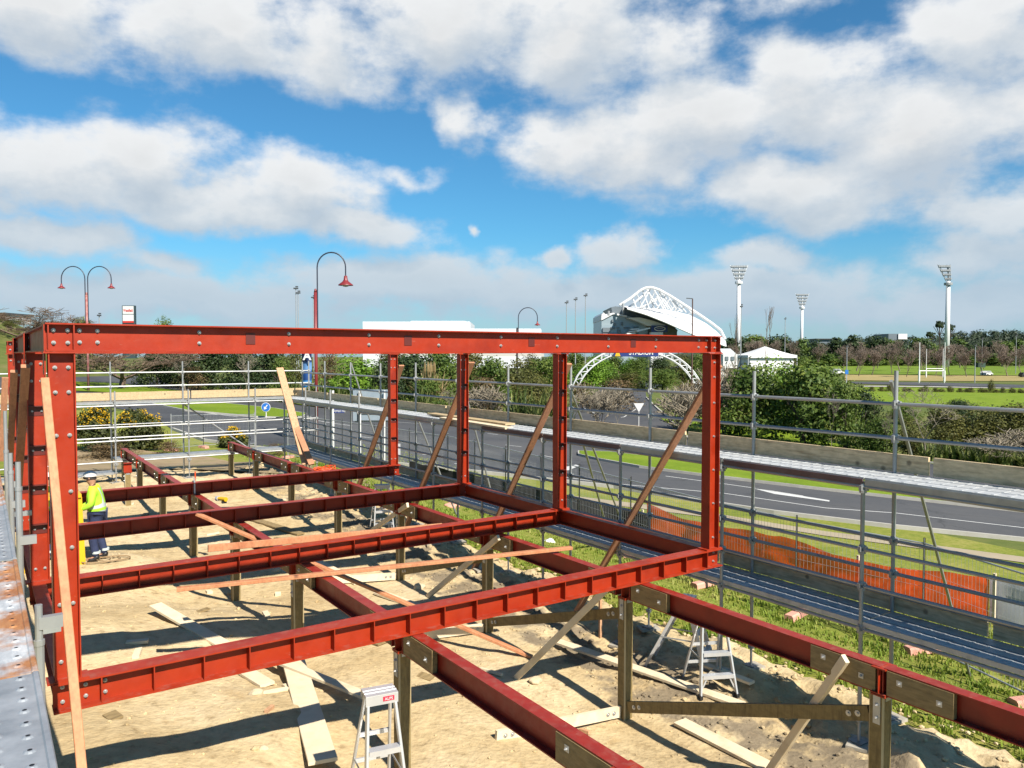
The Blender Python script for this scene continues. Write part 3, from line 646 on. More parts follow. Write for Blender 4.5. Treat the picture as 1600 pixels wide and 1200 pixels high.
NM=['at the bottom of the picture','under the front floor beam','under the second floor beam','under the third floor beam','under the fourth floor beam','first beyond the last frame','second beyond the last frame','by the rear scaffold']
for side,x in (('middle',XM),('right hand',XB)):
    for i,Y in enumerate(YR):
        post(x,Y+(0.27 if i else 0.0)-(0.3 if i==7 else 0),'square brown timber post in the %s row, %s'%(side,NM[i]))
for x,y,l in ((3.3,23.3,'brown post beside the middle row, short and far back'),):
    post(x,y,l)
# ------------------------------------------------------------------ loose timber
def timber(p0,p1,w,h,m,label,cat='timber',name='timber_brace',upv=(0,0,1),group=None):
    p0=Vector(p0);p1=Vector(p1)
    o=MB().bar(p0,p1,w,h,upv,bev=0.004).build(name,m); return tag(o,label,cat,group)
for i in range(3):   # raking props outside the right-hand columns
    y=PY[i]
    timber((8.56,y+0.15,2.5),(8.62,y+3.55,soilz(8.62,y+3.55)-0.1),0.045,0.14,RAWT,['reddish timber prop leaning from the front right column','reddish timber prop leaning from the second right column','reddish timber prop leaning from the third right column'][i],'prop',group='timber props on the right',upv=(1,0,0))
timber((8.56,17.35,2.4),(8.62,20.8,soilz(8.62,20.8)-0.1),0.045,0.14,RAWT,'reddish timber prop leaning from the farthest right column','prop',group='timber props on the right',upv=(1,0,0))
LV=mat('pink_lvl',(0.54,0.205,0.085),(0.60,0.26,0.12),scale=3,rough=0.7,c3=(0.47,0.17,0.07),bump=0.05)
timber(onY(70,592,7.13),onY(127.5,1200,5.75)+(onY(127.5,1200,5.75)-onY(70,592,7.13))*.12,0.06,0.045,LV,'long pink timber prop leaning against the front left column','prop',upv=(0,-1,0))
timber(onX(40,572,0.44),onX(26,800,0.40),0.09,0.05,RAWT,'shaded timber prop against the second left column','prop',group='timber props on the left',upv=(0,-1,0))
timber(onX(22,580,0.43),onX(14,760,0.40),0.09,0.05,RAWT,'shaded timber prop against the third left column','prop',group='timber props on the left',upv=(0,-1,0))
timber(onX(8,590,0.36),onX(3,720,0.30),0.09,0.05,RAWT,'shaded timber prop nearest the left edge of the picture','prop',group='timber props on the left',upv=(0,-1,0))
timber(onZ(276,921,-0.21),onZ(893,856,-0.19),0.09,0.045,LV,'pale pink plank lying across both bearers behind the front frame','plank',name='plank')
pB0=onZ(308,803,0.06); pB1=onG(832,1030)+Vector((0,0,0.03))
timber(pB0,pB1,0.09,0.045,LV,'long pink timber slanting from the third floor beam to the soil','plank',name='plank')
timber(onY(325,857,10.82)+Vector((0,0,0)),onY(690,822,10.82),0.045,0.09,LV,'pink timber lying along the back of the second floor beam','plank',name='plank')
for a,b,l in (((950,918),(806,1062),'pale timber strut slanting down left from the front right post'),((779,840),(668,934),'pale timber strut slanting down from the second right post'),((637,789),(560,845),'pale timber strut slanting down from the third right post'),((1321,1029),(1200,1210),'pale timber strut with pink marks in front of the near right post')):
    p0=onX(a[0],a[1],XB-0.12); g_=onG(*b); timber(p0,g_+Vector((0,0,0.02)),0.045,0.09,PINE2,l,'strut',name='timber_strut',group='pale timber struts under the bearers',upv=(0,0,1))
def anchor(p0,p1,label,m=TREAT):
    root=empty('anchor_brace',p0,label,'timber brace','bolted timber braces between the posts')
    MB().bar(p0,p1,0.045,0.14).build('brace_timber',m,root)
    p0=Vector(p0);p1=Vector(p1); d=(p1-p0).normalized(); s=d.cross(Vector((0,0,1))).normalized()
    for q in (p0+d*0.12,p0+d*0.22,p1-d*0.12,p1-d*0.22):
        MB().tube(q-s*0.04,q+s*0.04,0.012,8).tube(q+s*0.022,q+s*0.028,0.03,8).tube(q-s*0.028,q-s*0.022,0.03,8).build('bolt',BOLT,root)
def pz(x,y,z): return Vector((x,y,z))
zb=soilz(XB,7.56); anchor(pz(XB-0.02,7.46,zb+0.20),pz(XB,4.15,-0.75),'brown brace rising from the foot of the front right post toward the camera')
anchor(pz(XB-0.09,7.56,zb+0.12),onX(800,1066,5.0)*1.0 if False else pz(4.95,7.6,soilz(4.95,7.6)+0.05),'pale brace lying left from the foot of the front right post',PINE2)
zb=soilz(XB,10.9); anchor(pz(XB-0.02,10.83,zb+0.2),pz(XB,7.66,-0.75),'brown brace between the front and second right posts')
anchor(pz(XB-0.09,10.92,zb+0.1),pz(5.2,11.0,soilz(5.2,11.0)+0.05),'pale brace lying left from the second right post',PINE2)
zb=soilz(XB,14.2); anchor(pz(XB-0.02,14.1,zb+0.2),pz(XB,11.05,-0.75),'brown brace between the second and third right posts')
anchor(pz(XB-0.09,14.2,zb+0.1),pz(5.0,14.4,soilz(5.0,14.4)+0.05),'pale brace lying left from the third right post',PINE2)
def ground_plank(a,b,w,m,label,t=0.04,lift=0.0):
    pa=onG(*a);pb=onG(*b); d=(pb-pa); n=8; mb=MB()
    za=soilz(pa.x,pa.y);zb_=soilz(pb.x,pb.y); ex=max(soilz(pa.x+d.x*q/12,pa.y+d.y*q/12)-(za+(zb_-za)*q/12) for q in range(13)); pa.z=za+ex*0.85+t/2+0.02+lift; pb.z=zb_+ex*0.85+t/2+0.02+lift
    o=mb.bar(pa,pb,w,t,bev=0.004).build('ground_plank',m); return tag(o,label,'plank')
ground_plank((452,1030),(505,1215),0.30,PINE2,'wide pale board lying on the soil left of the stepladder')
ground_plank((395,1034),(572,1108),0.14,PINE2,'narrow pale board crossing over the wide board',lift=0.09)
ground_plank((366,1042),(418,1075),0.2,PINE2,'short board end lying beside the wide board')
ground_plank((243,962),(375,1040),0.2,PINE2,'pale board half under the front floor beam on the left')
ground_plank((868,1010),(1160,1116),0.17,PINE2,'long pale plank passing behind the front right post')
ground_plank((1062,1134),(1200,1205),0.22,PINE2,'pale plank at the bottom right of the front right post')
ground_plank((478,872),(560,915),0.2,PINE2,'pale board under the second floor beam')
ground_plank((390,812),(470,838),0.22,TREATH,'brown board on the soil between second and third floor beams')
ground_plank((590,930),(660,955),0.2,PINE2,'pale board in shade behind the front floor beam')
ground_plank((430,845),(545,868),0.1,TREATH,'long brown batten between second and third floor beams')
ground_plank((1095,1047),(1175,1082),0.12,PINE2,'pale plank under the feet of the right stepladders')
# leaning planks at the far bearer
timber(onX(437,575,7.02),onX(478,726,7.16),0.20,0.045,PINE,'pair of wide pink planks standing against the far right bearer','plank',name='leaning_plank',upv=(0,-1,0))
timber(onX(458,655,7.10),onX(487,726,7.24),0.16,0.045,RAWT,'darker plank standing beside the pink planks','plank',name='leaning_plank',upv=(0,-1,0))
timber(onG(938,1000)+Vector((0,0,-0.2)),onX(938,893,onG(938,1000).x),0.045,0.045,PINE,'upright stake beside the foot of the front right prop','stake',name='stake')
timber(onG(1001,910)*1.0+Vector((0,0,-0.2)),onG(1001,910)+Vector((0,0,0.9)),0.05,0.05,RAWT,'upright stake by the second right post','stake',name='stake') if False else None
# clamps and tools on the beams
def clamp(px,Y,label):
    p=onY(px,728 if Y>15 else 760,Y); x=p.x
    mb=MB().bar((x,Y-0.09,0.10),(x,Y-0.09,-0.55),0.03,0.012,(0,1,0)).bar((x,Y-0.10,0.02),(x,Y+0.06,0.02),0.03,0.025).bar((x,Y-0.10,-0.5),(x,Y+0.03,-0.5),0.03,0.025)
    root=empty('bar_clamp',(x,Y-0.09,-0.5),label,'clamp'); mb.build('clamp_bar',GALV,root)
    MB().tube((x+0.04,Y+0.02,0.03),(x+0.04,Y+0.02,0.22),0.014,8).build('handle',ORANGE,root)
clamp(302,17.2,'bar clamp with orange handle on the farthest floor beam')
def power_tool(p,label,m,rz=0.0):
    root=empty('power_tool',p,label,'power tool'); p=Vector(p); c,s=math.cos(rz),math.sin(rz)
    T=lambda x,y,z: p+Vector((x*c-y*s,x*s+y*c,z))
    MB().tube(T(-.12,0,.07),T(.1,0,.07),.045,10,.035).build('tool_body',m,root); MB().tube(T(.1,0,.07),T(.16,0,.06),.05,12).build('tool_head',ALU,root)
    MB().tube(T(-.02,0,.05),T(-.05,0,-.0),.02,8).box(T(-.06,0,.01),(.09,.06,.04)).build('handle',BLACK,root)
power_tool((XM,14.25,-0.27),'black and silver grinder lying on the middle bearer',BLACK,0.4)
power_tool(onZ(345+2,785,-.27),'yellow drill lying on the middle bearer behind the third floor beam',YELLOW,2.0)
power_tool(onZ(542,728,-0.28) if False else Vector((XB,18.0,-0.27)),'yellow drill on the right bearer behind the farthest frame',YELLOW,0.8)
def cord_coil(c,label):
    mb=MB(); rnd=random.Random(3)
    for k in range(9):
        pts=[]; r=0.22+0.02*rnd.random(); tx,ty=rnd.uniform(-.05,.05),rnd.uniform(-.05,.05); tilt=rnd.uniform(-.25,.25)
        for i in range(17):
            a=2*math.pi*i/16; pts.append(Vector(c)+Vector((tx+r*math.cos(a),ty+r*math.sin(a)*0.8,0.03+0.012*k+0.07*abs(math.sin(a+k))+tilt*r*math.cos(a)*.5)))
        mb.path(pts,0.009,5)
    return tag(mb.build('extension_cord',ORANGE),label,'cord')
cord_coil((XB+0.02,18.35,-0.27),'orange extension cord coiled on the far right bearer')
# steel stud bits and rubble
def rubble(px,py,s,m,label,seed,name='soil_lump'):
    p=onG(px,py); vs,fs=rock_mesh(seed,s,s*.8,s*.6,3); mb=MB(); mb.add([v+Vector((p.x,p.y,soilz(p.x,p.y)+s*.3)) for v in vs],fs)
    return tag(mb.build(name,m,smooth=True),label,'lump')
STONE=mat('pale_clay',(0.58,0.46,0.29),(0.66,0.55,0.37),scale=6,rough=0.9,bump=0.4)
rubble(199,1085,0.09,STONE,'pale block of clay under the front floor beam at left',3)
rubble(400,1086,0.085,STONE,'flat pale stone beside the short board end',5)
rubble(836,1068,0.10,STONE,'crumbly clay lump at the foot of the pale strut',8)
rubble(412,1173,0.05,STONE,'small white clod left of the wide board near the bottom edge',12)
rubble(432,893,0.09,STONE,'heap of pale clods in shade below the second floor beam',21)
rubble(452,890,0.07,STONE,'smaller clod right of the shaded heap',22)
rubble(655,920,0.12,STONE,'pale rubble sack by the second right post',31)
rubble(1212,973,0.01,STONE,'pebble',1) if False else None
# ------------------------------------------------------------------ scaffolds
CUP=mat('scaffold_cup',(0.22,0.22,0.22),(0.28,0.28,0.28),rough=0.5,metal=0.5)
SOLE=mat('sole_board',(0.40,0.36,0.29),(0.48,0.44,0.36),scale=4,rough=0.9)
def standard(root,x,y,ztop,nodes,zb=None,base=True):
    zb=(soilz(x,y) if zb is None else zb); r=0.0245
    mb=MB().tube((x,y,zb+0.02),(x,y,zb+0.42),0.017,8).tube((x,y,zb+0.36),(x,y,ztop),r,10)
    mb.tube((x,y,zb+0.30),(x,y,zb+0.34),0.05,6)
    for z in nodes:
        mb.tube((x,y,z-0.055),(x,y,z-0.015),0.043,8); mb.tube((x,y,z+0.015),(x,y,z+0.05),0.040,8,0.034)
        mb.box((x+0.05,y,z+0.005),(0.03,0.035,0.06)); mb.box((x-0.05,y,z+0.005),(0.03,0.035,0.06)); mb.box((x,y-0.05,z+0.005),(0.035,0.03,0.06))
    o=mb.build('standard',TUBE,root)
    if base:
        b=MB().box((x,y,zb+0.045),(0.15,0.15,0.012)).build('base_plate',CUP,root)
        MB().box((x,y,zb+0.018),(0.34,0.24,0.038),Matrix.Rotation(random.Random(int(x*100+y*10)).uniform(-.4,.4),3,'Z')).build('sole_board',SOLE,root)
def ledger(root,p0,p1,r=0.0235): return MB().tube(p0,p1,r,8).build('ledger',TUBE,root)
def deck(root,p0,p1,wd,n,z,m,name='deck_plank'):
    p0=Vector(p0);p1=Vector(p1); d=(p1-p0).normalized(); s=Vector((d.y,-d.x,0)); pw=wd/n
    for i in range(n):
        off=s*(-wd/2+pw*(i+0.5)); a=p0+off;b=p1+off
        mb=MB().box(((a+b)/2)+Vector((0,0,z-0.006)),(pw-0.014,(b-a).length-0.02,0.012),Matrix.Rotation(math.atan2(-d.x,d.y),3,'Z'))
        for q in (-1,1): mb.box(((a+b)/2)+s*q*(pw/2-0.012)+Vector((0,0,z-0.03)),(0.006,(b-a).length-0.02,0.06),Matrix.Rotation(math.atan2(-d.x,d.y),3,'Z'))
        k=int((b-a).length/0.16)
        for j in range(k): 
            c=a+d*((j+0.5)*0.16); mb.box(c+Vector((0,0,z+0.001)),(pw*0.7,0.03,0.006),Matrix.Rotation(math.atan2(-d.x,d.y),3,'Z'))
        mb.build(name,m,root)
DECKG=mat('steel_deck',(0.47,0.49,0.50),(0.58,0.60,0.61),scale=5,rough=0.5,metal=0.15,c3=(0.38,0.41,0.44))
XI,XO=8.68,9.32
SY=[1.04+2.13*k for k in range(13)]
RS=empty('scaffold',(9.0,14,-1.9),'long galvanised scaffold with two decks running along the right of the site','scaffold')
for i,y in enumerate(SY):
    standard(RS,XO,y,2.42+0.02*(i%3),[2.05,1.63,0.36,-0.05,-0.62]); standard(RS,XI,y+0.02,1.13 if i not in(9,10,11) else 1.62,[1.07,0.34,-0.10,-0.62])
    MB().tube((XI,y+0.06,1.12),(XO,y+0.06,1.12),0.022,8).tube((XI,y+0.06,-0.62),(XO,y+0.06,-0.62),0.022,8).build('transom',TUBE,RS)
    if i+1<len(SY):
        y2=SY[i+1]
        for z in (2.05,1.63,0.36,-0.05,-0.32): ledger(RS,(XO,y,z),(XO,y2,z))
        for z in (0.34,-0.10,-0.62,1.09): ledger(RS,(XI,y+0.02,z),(XI,y2+0.02,z))
        deck(RS,(9.0,y,0),(9.0,y2,0),0.68,3,1.20,DECKG); deck(RS,(9.0,y,0),(9.0,y2,0),0.68,3,-0.53,DECKG)
        MB().box((XI-0.02,(y+y2)/2,1.145),(0.012,y2-y-0.03,0.07)).build('side_rail',mat('rusty_rail',(0.16,0.085,0.075),(0.2,0.13,0.12),rough=0.7) if 3<i<6 or i==2 else GALV,RS)
for k in range(7):
    y=1.0+3.9*k; 
    MB().box((XO+0.06,y+1.93,1.32),(0.036,3.84,0.22)).build('toe_board',PLANKG,RS)
    MB().box((XO+0.06,y+1.23,-0.42),(0.036,3.84,0.22)).build('toe_board',PLANKG,RS)
def raker(y,dx,dy,z0=2.33,yo=0.1):
    x1,y1=XO+dx,y+dy; MB().tube((XO+0.06,y+yo,z0),(x1,y1,H(x1,y1)+0.02),0.024,8).build('raking_tube',TUBE,RS)
p_=onG(1515,1057); raker(5.3,p_.x-XO,p_.y-5.3)
p_=onG(985,850); raker(11.69,p_.x-XO,p_.y-11.69,2.0); raker(11.69,p_.x-XO-0.3,p_.y-11.2,1.0,-.3)
raker(15.95,1.9,1.0,2.5); raker(18.08,1.7,0.8,1.1); raker(22.34,1.8,0.8,2.4)
# timber laid over the deck joint
timber((8.95,13.2,1.245),(8.98,16.6,1.25),0.24,0.04,NEWBOARD,'new pale plank lying on the upper scaffold deck behind the frames','plank',name='plank')
timber((8.72,12.9,1.20),(8.74,15.6,1.225),0.2,0.04,PINE2,'second pale plank overhanging the inner edge of the scaffold deck','plank',name='plank')
root=empty('tool_bundle',(9.15,15.2,1.22),'small bundle of red scaffold fittings on the upper deck','fittings')
for i in range(5): MB().tube((9.05+0.03*i,15.0+.1*i,1.25),(9.2-0.02*i,15.3+.05*i,1.27),0.025,7).build('red_fitting',mat('red_fitting',(0.35,0.03,0.02),(0.4,0.05,0.03),rough=0.6),root)
BS=empty('scaffold',(2,27,-1.3),'bright scaffold with pale toe boards closing off the rear of the site','scaffold')
BX=[9.8-2.125*k for k in range(9)]; YI,YO=26.65,27.3
for i,x in enumerate(BX):
    standard(BS,x,YO,2.45,[2.10,1.67,0.44,0.03]); standard(BS,x+0.03,YI,1.55,[1.13,0.44,0.03,-0.7])
    MB().tube((x,YI,1.13),(x,YO,1.13),0.022,8).build('transom',TUBE,BS)
    if i+1<len(BX):
        x2=BX[i+1]
        for z in (2.10,1.67,0.47,0.06,): ledger(BS,(x,YO,z),(x2,YO,z))
        for z in (1.10,0.44,0.02,-0.62): ledger(BS,(x,YI,z),(x2,YI,z))
        deck(BS,(x2,26.98,0),(x,26.98,0),0.62,3,1.21,GALV); dz=-0.95 if x<3.6 else -0.53
        deck(BS,(x2,26.98,0),(x,26.98,0),0.62,3,dz,GALV)
for k in range(5):
    x=9.7-3.9*k; MB().box((x-1.95,YO+0.06,1.36),(3.86,0.036,0.25)).build('toe_board',NEWBOARD,BS)
MB().tube((5.5,YO+0.05,1.1),(8.0,YO+0.1,-0.8),0.024,8).build('raking_tube',TUBE,BS)
# ------------------------------------------------------------------ deck on the left, where the photographer stands
LS=empty('scaffold',(-0.5,6,-1.3),'near scaffold deck of perforated steel planks at the lower left corner','scaffold')
def rustmat():
    m,nt,b=newmat('rusty_galvanised'); L=nt.links.new
    tc=N(nt,'ShaderNodeTexCoord'); n1=N(nt,'ShaderNodeTexNoise',Scale=2.6,Detail=8,Roughness=0.65); L(tc.outputs['Object'],n1.inputs['Vector'])
    n2=N(nt,'ShaderNodeTexNoise',Scale=14,Detail=6,Roughness=0.7); mp=N(nt,'ShaderNodeMapping'); mp.inputs['Scale'].default_value=(1,0.35,1); L(tc.outputs['Object'],mp.inputs[0]); L(mp.outputs[0],n2.inputs['Vector'])
    sx=N(nt,'ShaderNodeSeparateXYZ'); L(tc.outputs['Object'],sx.inputs[0])
    ed=N(nt,'ShaderNodeMapRange'); L(sx.outputs[0],ed.inputs[0]); ed.inputs[1].default_value=-0.25; ed.inputs[2].default_value=0.2; ed.inputs[3].default_value=-0.1; ed.inputs[4].default_value=0.16
    a=N(nt,'ShaderNodeMath',operation='ADD'); L(n1.outputs['Fac'],a.inputs[0]); L(ed.outputs[0],a.inputs[1])
    r=ramp(nt,[(0.52,0.0),(0.66,1.0)],a.outputs[0]); base=ramp(nt,[(0.3,(0.27,0.29,0.31)),(0.52,(0.42,0.44,0.46)),(0.7,(0.60,0.60,0.60))],n2.outputs['Fac']); ru=ramp(nt,[(0.35,(0.27,0.10,0.035)),(0.65,(0.42,0.20,0.08))],n2.outputs['Fac'])
    mx=N(nt,'ShaderNodeMix',data_type='RGBA'); L(r.outputs[0],mx.inputs[0]); L(base.outputs[0],mx.inputs[6]); L(ru.outputs[0],mx.inputs[7]); L(mx.outputs[2],b.inputs['Base Color'])
    b.inputs['Roughness'].default_value=0.55; b.inputs['Metallic'].default_value=0.25; return m
RUST=rustmat(); CLEAN=mat('deck_galvanised',(0.30,0.33,0.36),(0.42,0.45,0.48),scale=7,rough=0.42,metal=0.4,c3=(0.52,0.55,0.58),bump=0.05)
def near_plank(x0,x1,y0,y1,z,m):
    mb=MB(); xc=(x0+x1)/2; w=x1-x0
    mb.box((xc,(y0+y1)/2,z-0.004),(w-0.05,y1-y0-0.012,0.008))
    for sx_ in (-1,1):
        mb.prof([(-0.014,-0.05),(0.014,-0.05),(0.014,0.002),(0.009,0.009),(-0.009,0.009),(-0.014,0.002)],(xc+sx_*(w/2-0.014),y0+.006,z),(xc+sx_*(w/2-0.014),y1-.006,z))
    rows=[(x0+w*f) for f in (0.3,0.7)]
    y=y0+0.06; j=0
    while y<y1-0.05:
        for i,x in enumerate(rows):
            yy=y+(0.065 if i==1 else 0)
            mb.cur=0; mb.lathe((x,yy,z),[(0.024,0.0),(0.016,0.006),(0.009,0.007)],10)
            mb.cur=1; mb.add([(x+0.009*math.cos(6.283*q/8),yy+0.009*math.sin(6.283*q/8),z+0.0062) for q in range(8)],[tuple(range(8))]); mb.cur=0
        y+=0.13; j+=1
    mb.build('deck_plank',[m,BLACK],LS)
ZD=1.20
for i in range(4):
    x1=0.205-0.255*i
    near_plank(x1-0.25,x1,0.6,4.15,ZD,CLEAN); near_plank(x1-0.25,x1,4.17,6.55,ZD-0.005,RUST); near_plank(x1-0.25,x1,6.57,9.0,ZD,CLEAN); near_plank(x1-0.25,x1,9.0,13.5,ZD-0.005,RUST); near_plank(x1-0.25,x1,13.5,18,ZD,CLEAN)
for px,pt,pj in ((60,945,997),(28,722,760),(16,708,735),(8,642,700)):
    q=onX(px,pt,0.262); j_=onX(px,pj,0.262)
    x,y=q.x,q.y; zb=soilz(x,y)
    mb=MB().tube((x,y,zb),(x,y,j_.z),0.0255,12).tube((x,y,j_.z),(x,y,q.z),0.0205,12).tube((x,y,j_.z-0.02),(x,y,j_.z+0.012),0.029,12)
    mb.box((x+0.06,y,ZD-0.09),(0.12,0.05,0.07)); mb.build('standard',TUBE,LS,smooth=False)
MB().box((0.33,5.55,0.97),(0.13,0.05,0.05)).build('transom_bracket',GALV,LS); MB().box((0.36,9.6,1.0),(0.16,0.05,0.05)).build('transom_bracket',GALV,LS)
ledger(LS,(0.10,1,ZD-0.12),(0.10,18,ZD-0.12))
for z in (-0.2,0.5): ledger(LS,(0.25,3,z),(0.25,18,z)) if False else None

# offcuts and scraps lying about the soil
orr=random.Random(33); OC=[MB().box((0,0,0),(l,w_,t)).build('timber_offcut',m_) for l,w_,t,m_ in ((.28,.09,.04,PINE2),(.16,.045,.04,PINE),(.4,.05,.035,PINE2),(.22,.14,.02,TREATH),(.12,.10,.045,PINE2))]
for o in OC: bpy.data.objects.remove(o) if False else COL.objects.unlink(o)
for i in range(46):
    x,y=orr.uniform(.9,7.4),orr.uniform(4.5,26); o=bpy.data.objects.new('timber_offcut',OC[i%5].data); COL.objects.link(o); o.location=(x,y,soilz(x,y)+.03); o.rotation_euler=(orr.uniform(-.12,.12),orr.uniform(-.12,.12),orr.uniform(0,6.28)); tag(o,'short timber offcut dropped on the bare soil','offcut','timber offcuts on the soil')
# ------------------------------------------------------------------ stepladders
def stepladder(c,h,rz,label,text=None,wb=0.5,wt=0.32,spread=1.0):
    root=empty('stepladder',c,label,'stepladder','aluminium stepladders')
    cs,sn=math.cos(rz),math.sin(rz); c=Vector(c)
    T=lambda x,y,z: c+Vector((x*cs-y*sn,x*sn+y*cs,z))
    up_=(T(0,-1,0)-T(0,0,0))
    yb,yt=-0.27*spread,-0.06
    for s in (-1,1):
        MB().bar(T(s*wb/2,yb,0),T(s*wt/2,yt,h-0.06),0.025,0.07,up_,bev=0.004).build('front_rail',ALU,root)
        MB().bar(T(s*wb/2*0.98,0.42*spread,0),T(s*wt/2*0.95,0.06,h-0.06),0.022,0.045,up_,bev=0.003).build('rear_rail',ALU,root)
        MB().box(T(s*wb/2,yb,0.02),(0.04,0.09,0.05),Matrix.Rotation(rz,3,'Z')).build('foot',BLACK,root)
    n=int((h-0.3)/0.29)
    for i in range(n):
        z=0.29*(i+1); f=z/h; y=yb+(yt-yb)*f; w_=wb+(wt-wb)*f
        MB().box(T(0,y,z),(w_-0.03,0.085,0.012),Matrix.Rotation(rz,3,'Z')).box(T(0,y-0.045,z-0.018),(w_-0.03,0.006,0.05),Matrix.Rotation(rz,3,'Z')).build('step',ALU,root)
        y2=0.42*spread+(0.06-0.42*spread)*f
        if i<n: MB().box(T(0,y2,z-0.02),((wb+(wt-wb)*f)*0.95-0.02,0.02,0.04),Matrix.Rotation(rz,3,'Z')).build('rear_bar',ALU,root)
    for s in (-1,1):
        MB().bar(T(s*wb*.46,yb+.02,0.10),T(s*wb*.28,yb+.03,0.29),0.012,0.02).build('corner_brace',ALU,root)
        MB().bar(T(s*(wb+(wt-wb)*.45)/2,yb+(yt-yb)*.45,h*.45),T(s*(wb+(wt-wb)*.45)/2,.42*spread+(.06-.42*spread)*.45,h*.45),0.008,0.02).build('spreader',GALV,root)
    tp=MB(); tp.box(T(0,0,h-0.01),(wt+0.05,0.20,0.02),Matrix.Rotation(rz,3,'Z')).box(T(0,-0.095,h-0.05),(wt+0.05,0.012,0.09),Matrix.Rotation(rz,3,'Z')).box(T(0,0.095,h-0.04),(wt+0.05,0.012,0.06),Matrix.Rotation(rz,3,'Z'))
    tp.box(T(0,-.03,h+.003),(wt+.05,.012,.006),Matrix.Rotation(rz,3,'Z')).box(T(0,.03,h+.003),(wt+.05,.012,.006),Matrix.Rotation(rz,3,'Z'))
    tpo=tp.build('top_cap',ALU,root)
    if text:
        MB().box(T(0.06,-0.1035,h-0.045),(0.105,0.004,0.042),Matrix.Rotation(rz,3,'Z')).build('badge',mat('badge_red',(0.62,0.02,0.06),(0.6,0.02,0.06),rough=0.5),root)
        text3d(text,T(0.06,-0.107,h-0.058),rz,0.036,WHITE,root,'badge_lettering',0.1)
    return root
def text3d(s,loc,rz,size,m,parent,name='lettering',w=None,tilt=math.pi/2,M=None,ext=0.001,bold=0.0):
    cu=bpy.data.curves.new(name,'FONT'); cu.body=s; cu.size=size; cu.align_x='CENTER'; cu.extrude=ext; cu.offset=bold
    t=bpy.data.objects.new('tmp',cu); COL.objects.link(t); dg=bpy.context.evaluated_depsgraph_get(); me=bpy.data.meshes.new_from_object(t.evaluated_get(dg)); bpy.data.objects.remove(t)
    RM=M if M else Matrix.Rotation(rz,4,'Z')@Matrix.Rotation(tilt,4,'X')
    wd=max(v.co.x for v in me.vertices)-min(v.co.x for v in me.vertices); k=min(1.0,w/wd) if w else 1
    me.transform(Matrix.Translation(loc)@RM@Matrix.Diagonal((k,1,1,1))); me.materials.clear(); me.materials.append(m)
    me.name=name; return link(name,me,parent)
q=onG(590,1205); c=Vector((2.99,6.55,soilz(2.99,6.55)))
pt=onY(595,1085,6.55)    # height of the cap is read at this point
c=Vector((pt.x,6.58,soilz(pt.x,6.6))); stepladder(c,pt.z-c.z+0.03,R(-10),'aluminium stepladder with a red badge beside the middle front post','ALPS',wb=0.44,wt=0.25,spread=1.2)
g1=onG(1133,1090); stepladder((g1.x,g1.y+0.25,soilz(g1.x,g1.y+.25)),1.08,R(-26),'tall aluminium stepladder under the right bearer',wb=0.52)
g2=onG(1078,1052); stepladder((g2.x+.25,g2.y+0.30,soilz(g2.x,g2.y+.25)),1.06,R(28),'open aluminium stepladder standing left of another under the right bearer',wb=0.5,spread=1.35)
g3=onG(600,832); stepladder((g3.x,g3.y+.1,soilz(g3.x,g3.y)),1.2,R(-15),'small aluminium stepladder in the shade behind the second floor beam')
# ------------------------------------------------------------------ people
SKIN=mat('skin',(0.45,0.23,0.14),(0.50,0.27,0.17),rough=0.55); 
HIVIS=mat('hivis_fabric',(0.42,0.86,0.03),(0.50,0.92,0.05),scale=6,rough=0.7,bump=0.2,bscale=18)
HIVY=mat('hivis_yellow',(0.72,0.86,0.02),(0.78,0.9,0.03),rough=0.7)
REFL=mat('reflective_tape',(0.62,0.70,0.68),(0.55,0.63,0.62),rough=0.35)
DENIM=mat('navy_trousers',(0.015,0.025,0.075),(0.03,0.045,0.12),scale=8,rough=0.85,bump=0.3)
CAPM=mat('cap_cloth',(0.62,0.60,0.57),(0.70,0.68,0.65),rough=0.8)
HAIR=mat('dark_hair',(0.02,0.014,0.01),(0.03,0.02,0.015),rough=0.8)
def skinned(name,verts,edges,radii,m,parent,root=0,sub=2):
    me=bpy.data.meshes.new(name); me.from_pydata([tuple(v) for v in verts],edges,[]); o=bpy.data.objects.new('tmp',me); COL.objects.link(o)
    o.modifiers.new('s','SKIN'); o.modifiers['s'].use_smooth_shade=True
    for i,r in enumerate(radii):
        sv=me.skin_vertices[0].data[i]; sv.radius=r if isinstance(r,tuple) else (r,r); sv.use_root=(i==root)
    ss=o.modifiers.new('b','SUBSURF'); ss.levels=sub; ss.render_levels=sub
    dg=bpy.context.evaluated_depsgraph_get(); m2=bpy.data.meshes.new_from_object(o.evaluated_get(dg)); bpy.data.objects.remove(o)
    m2.name=name; m2.materials.clear(); m2.materials.append(m)
    return link(name,m2,parent)
